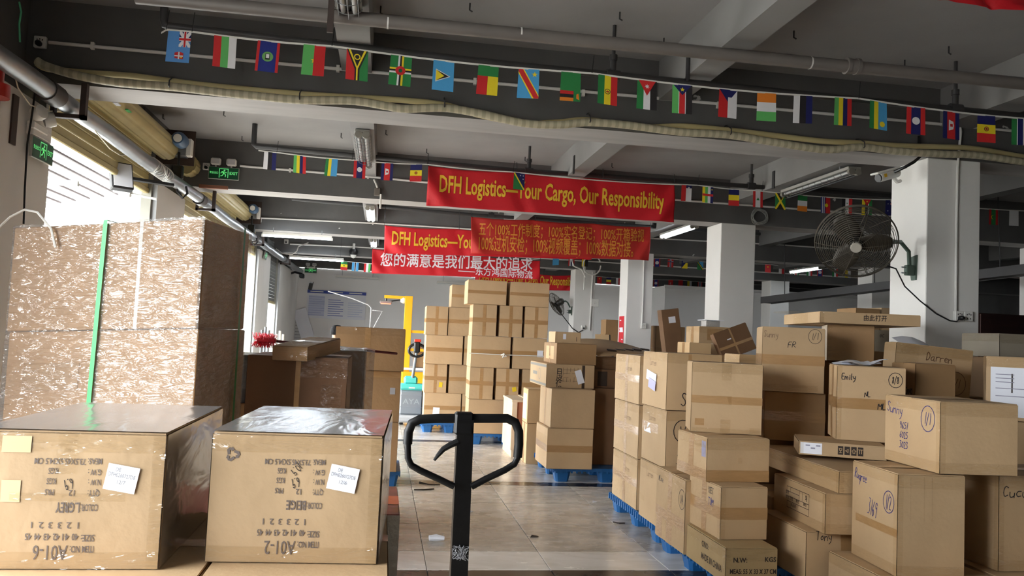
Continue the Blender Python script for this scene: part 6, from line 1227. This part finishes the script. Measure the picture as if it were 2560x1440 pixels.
for s in (-1, 1):
    MB().tube([(f0.x+s*.05, f0.y, .09), (f0.x+s*.1, f0.y, .09)], .09, 18).build('steer_wheel', RG, o); boxpart('fork', (f0.x+s*.19-.08, f0.y+.12, .07), (f0.x+s*.19+.08, f0.y+1.25, .12), BM, o, .01)
    MB().tube([(f0.x+s*.19-.03, f0.y+1.1, .04), (f0.x+s*.19+.03, f0.y+1.1, .04)], .04, 14).build('load_roller', RG, o)
boxpart('fork_crosspiece', (f0.x-.26, f0.y+.08, .1), (f0.x+.26, f0.y+.16, .3), BM, o, .01)

# litter on the tiles
p = PZ(1090, 1352, 0); o = MB().tube([p+Vector((-.05, 0, .02)), p+Vector((0, .01, .022)), p+Vector((.06, .0, .018))], [.02, .024, .014], 7).build('paper_scrap', PAPER); tag(o, 'crumpled white paper scrap on the tiles beside the truck handle', 'litter')
for k, (px, py, s, l) in enumerate(((1335, 1343, .03, 'small dark leaf scrap on the tiles near the aisle joint'), (1486, 1256, .02, 'tiny white paper bit on the tiles before the middle pallet'), (1176, 1280, .02, 'small pale scrap just behind the truck handle'))):
    p = PZ(px, py, 0); o = MB().add([p+Vector((-s, -.01, .003)), p+Vector((s, -.02, .008)), p+Vector((s*1.3, .02, .004)), p+Vector((-s*.4, .03, .012))], [(0, 1, 2, 3)]).build('litter_scrap', (DARKPRINT, PAPER, PAPER)[k]); o.modifiers.new('t', 'SOLIDIFY').thickness = .002; tag(o, l, 'litter')
for k, (pts, l) in enumerate((([(1048, 1205), (1070, 1211), (1100, 1212)], 'thin dark strap offcut on the floor behind the truck handle'), ([(1035, 1224), (1060, 1224), (1085, 1222)], 'second dark strap offcut nearer on the floor'), ([(1533, 1305), (1548, 1308), (1562, 1308)], 'short dark splinter on the floor before the blue pallet'))):
    o = MB().tube([PZ(a, b, .006) for a, b in pts], .006, 5).build('strap_offcut', DARKPRINT); tag(o, l, 'litter')
# nail stubs left in the ceiling
for k, (px, py) in enumerate(((1550, 30), (1660, 95), (952, 15), (1175, 8), (1985, 77), (2262, 150), (2372, 116))):
    p = PZ(px, py, CZ); o = MB().tube([p, p+Vector((0, 0, -.05)), p+Vector((.02, 0, -.06))], .006, 5).build('ceiling_hook', DARKPIPE); tag(o, 'bent iron hook in the nearest ceiling bay, %s along from the door wall' % ('first', 'second', 'third', 'fourth', 'fifth', 'sixth', 'seventh')[(2, 3, 0, 1, 4, 5, 6)[k]], 'hook', 'bent hooks left in the ceiling')
for k, (px, py) in enumerate(((408, 285), (560, 277), (605, 340), (853, 333), (965, 325), (1067, 372), (1313, 392), (1530, 408))):
    p = PZ(px, py, CZ); o = MB().tube([p, p+Vector((0, 0, -.05)), p+Vector((.02, 0, -.06))], .006, 5).build('ceiling_hook', DARKPIPE); tag(o, 'bent iron hook in the second ceiling bay, %s along from the door wall' % ('first', 'second', 'third', 'fourth', 'fifth', 'sixth', 'seventh', 'last')[k], 'hook', 'bent hooks left in the ceiling')

for k, (px, py, xr, l) in enumerate(((1722, 163, 2.137, 'dark slotted hanger on the rib beam above the near flag string'), (1436, 410, 2.137, 'dark slotted hanger on the rib beam above the front banner'), (1935, 448, 4.7, 'dark slotted hanger on the column rib beam beside the large caged lamp'))):
    q = PX(px, py, xr); tag(boxpart('slotted_hanger', q+Vector((-.012, -.03, -.12)), q+Vector((.0, .03, .1)), DARKPIPE, None), l, 'hanger')
q = P(827, 40, 4.9); tag(boxpart('rusty_hanger', q+Vector((-.018, -.01, -.1)), Vector((q.x+.018, q.y+.01, CZ)), pm('rusty_bracket', (62, 50, 46), .7), None), 'rusty iron hanger beside the topmost caged lamp', 'hanger')
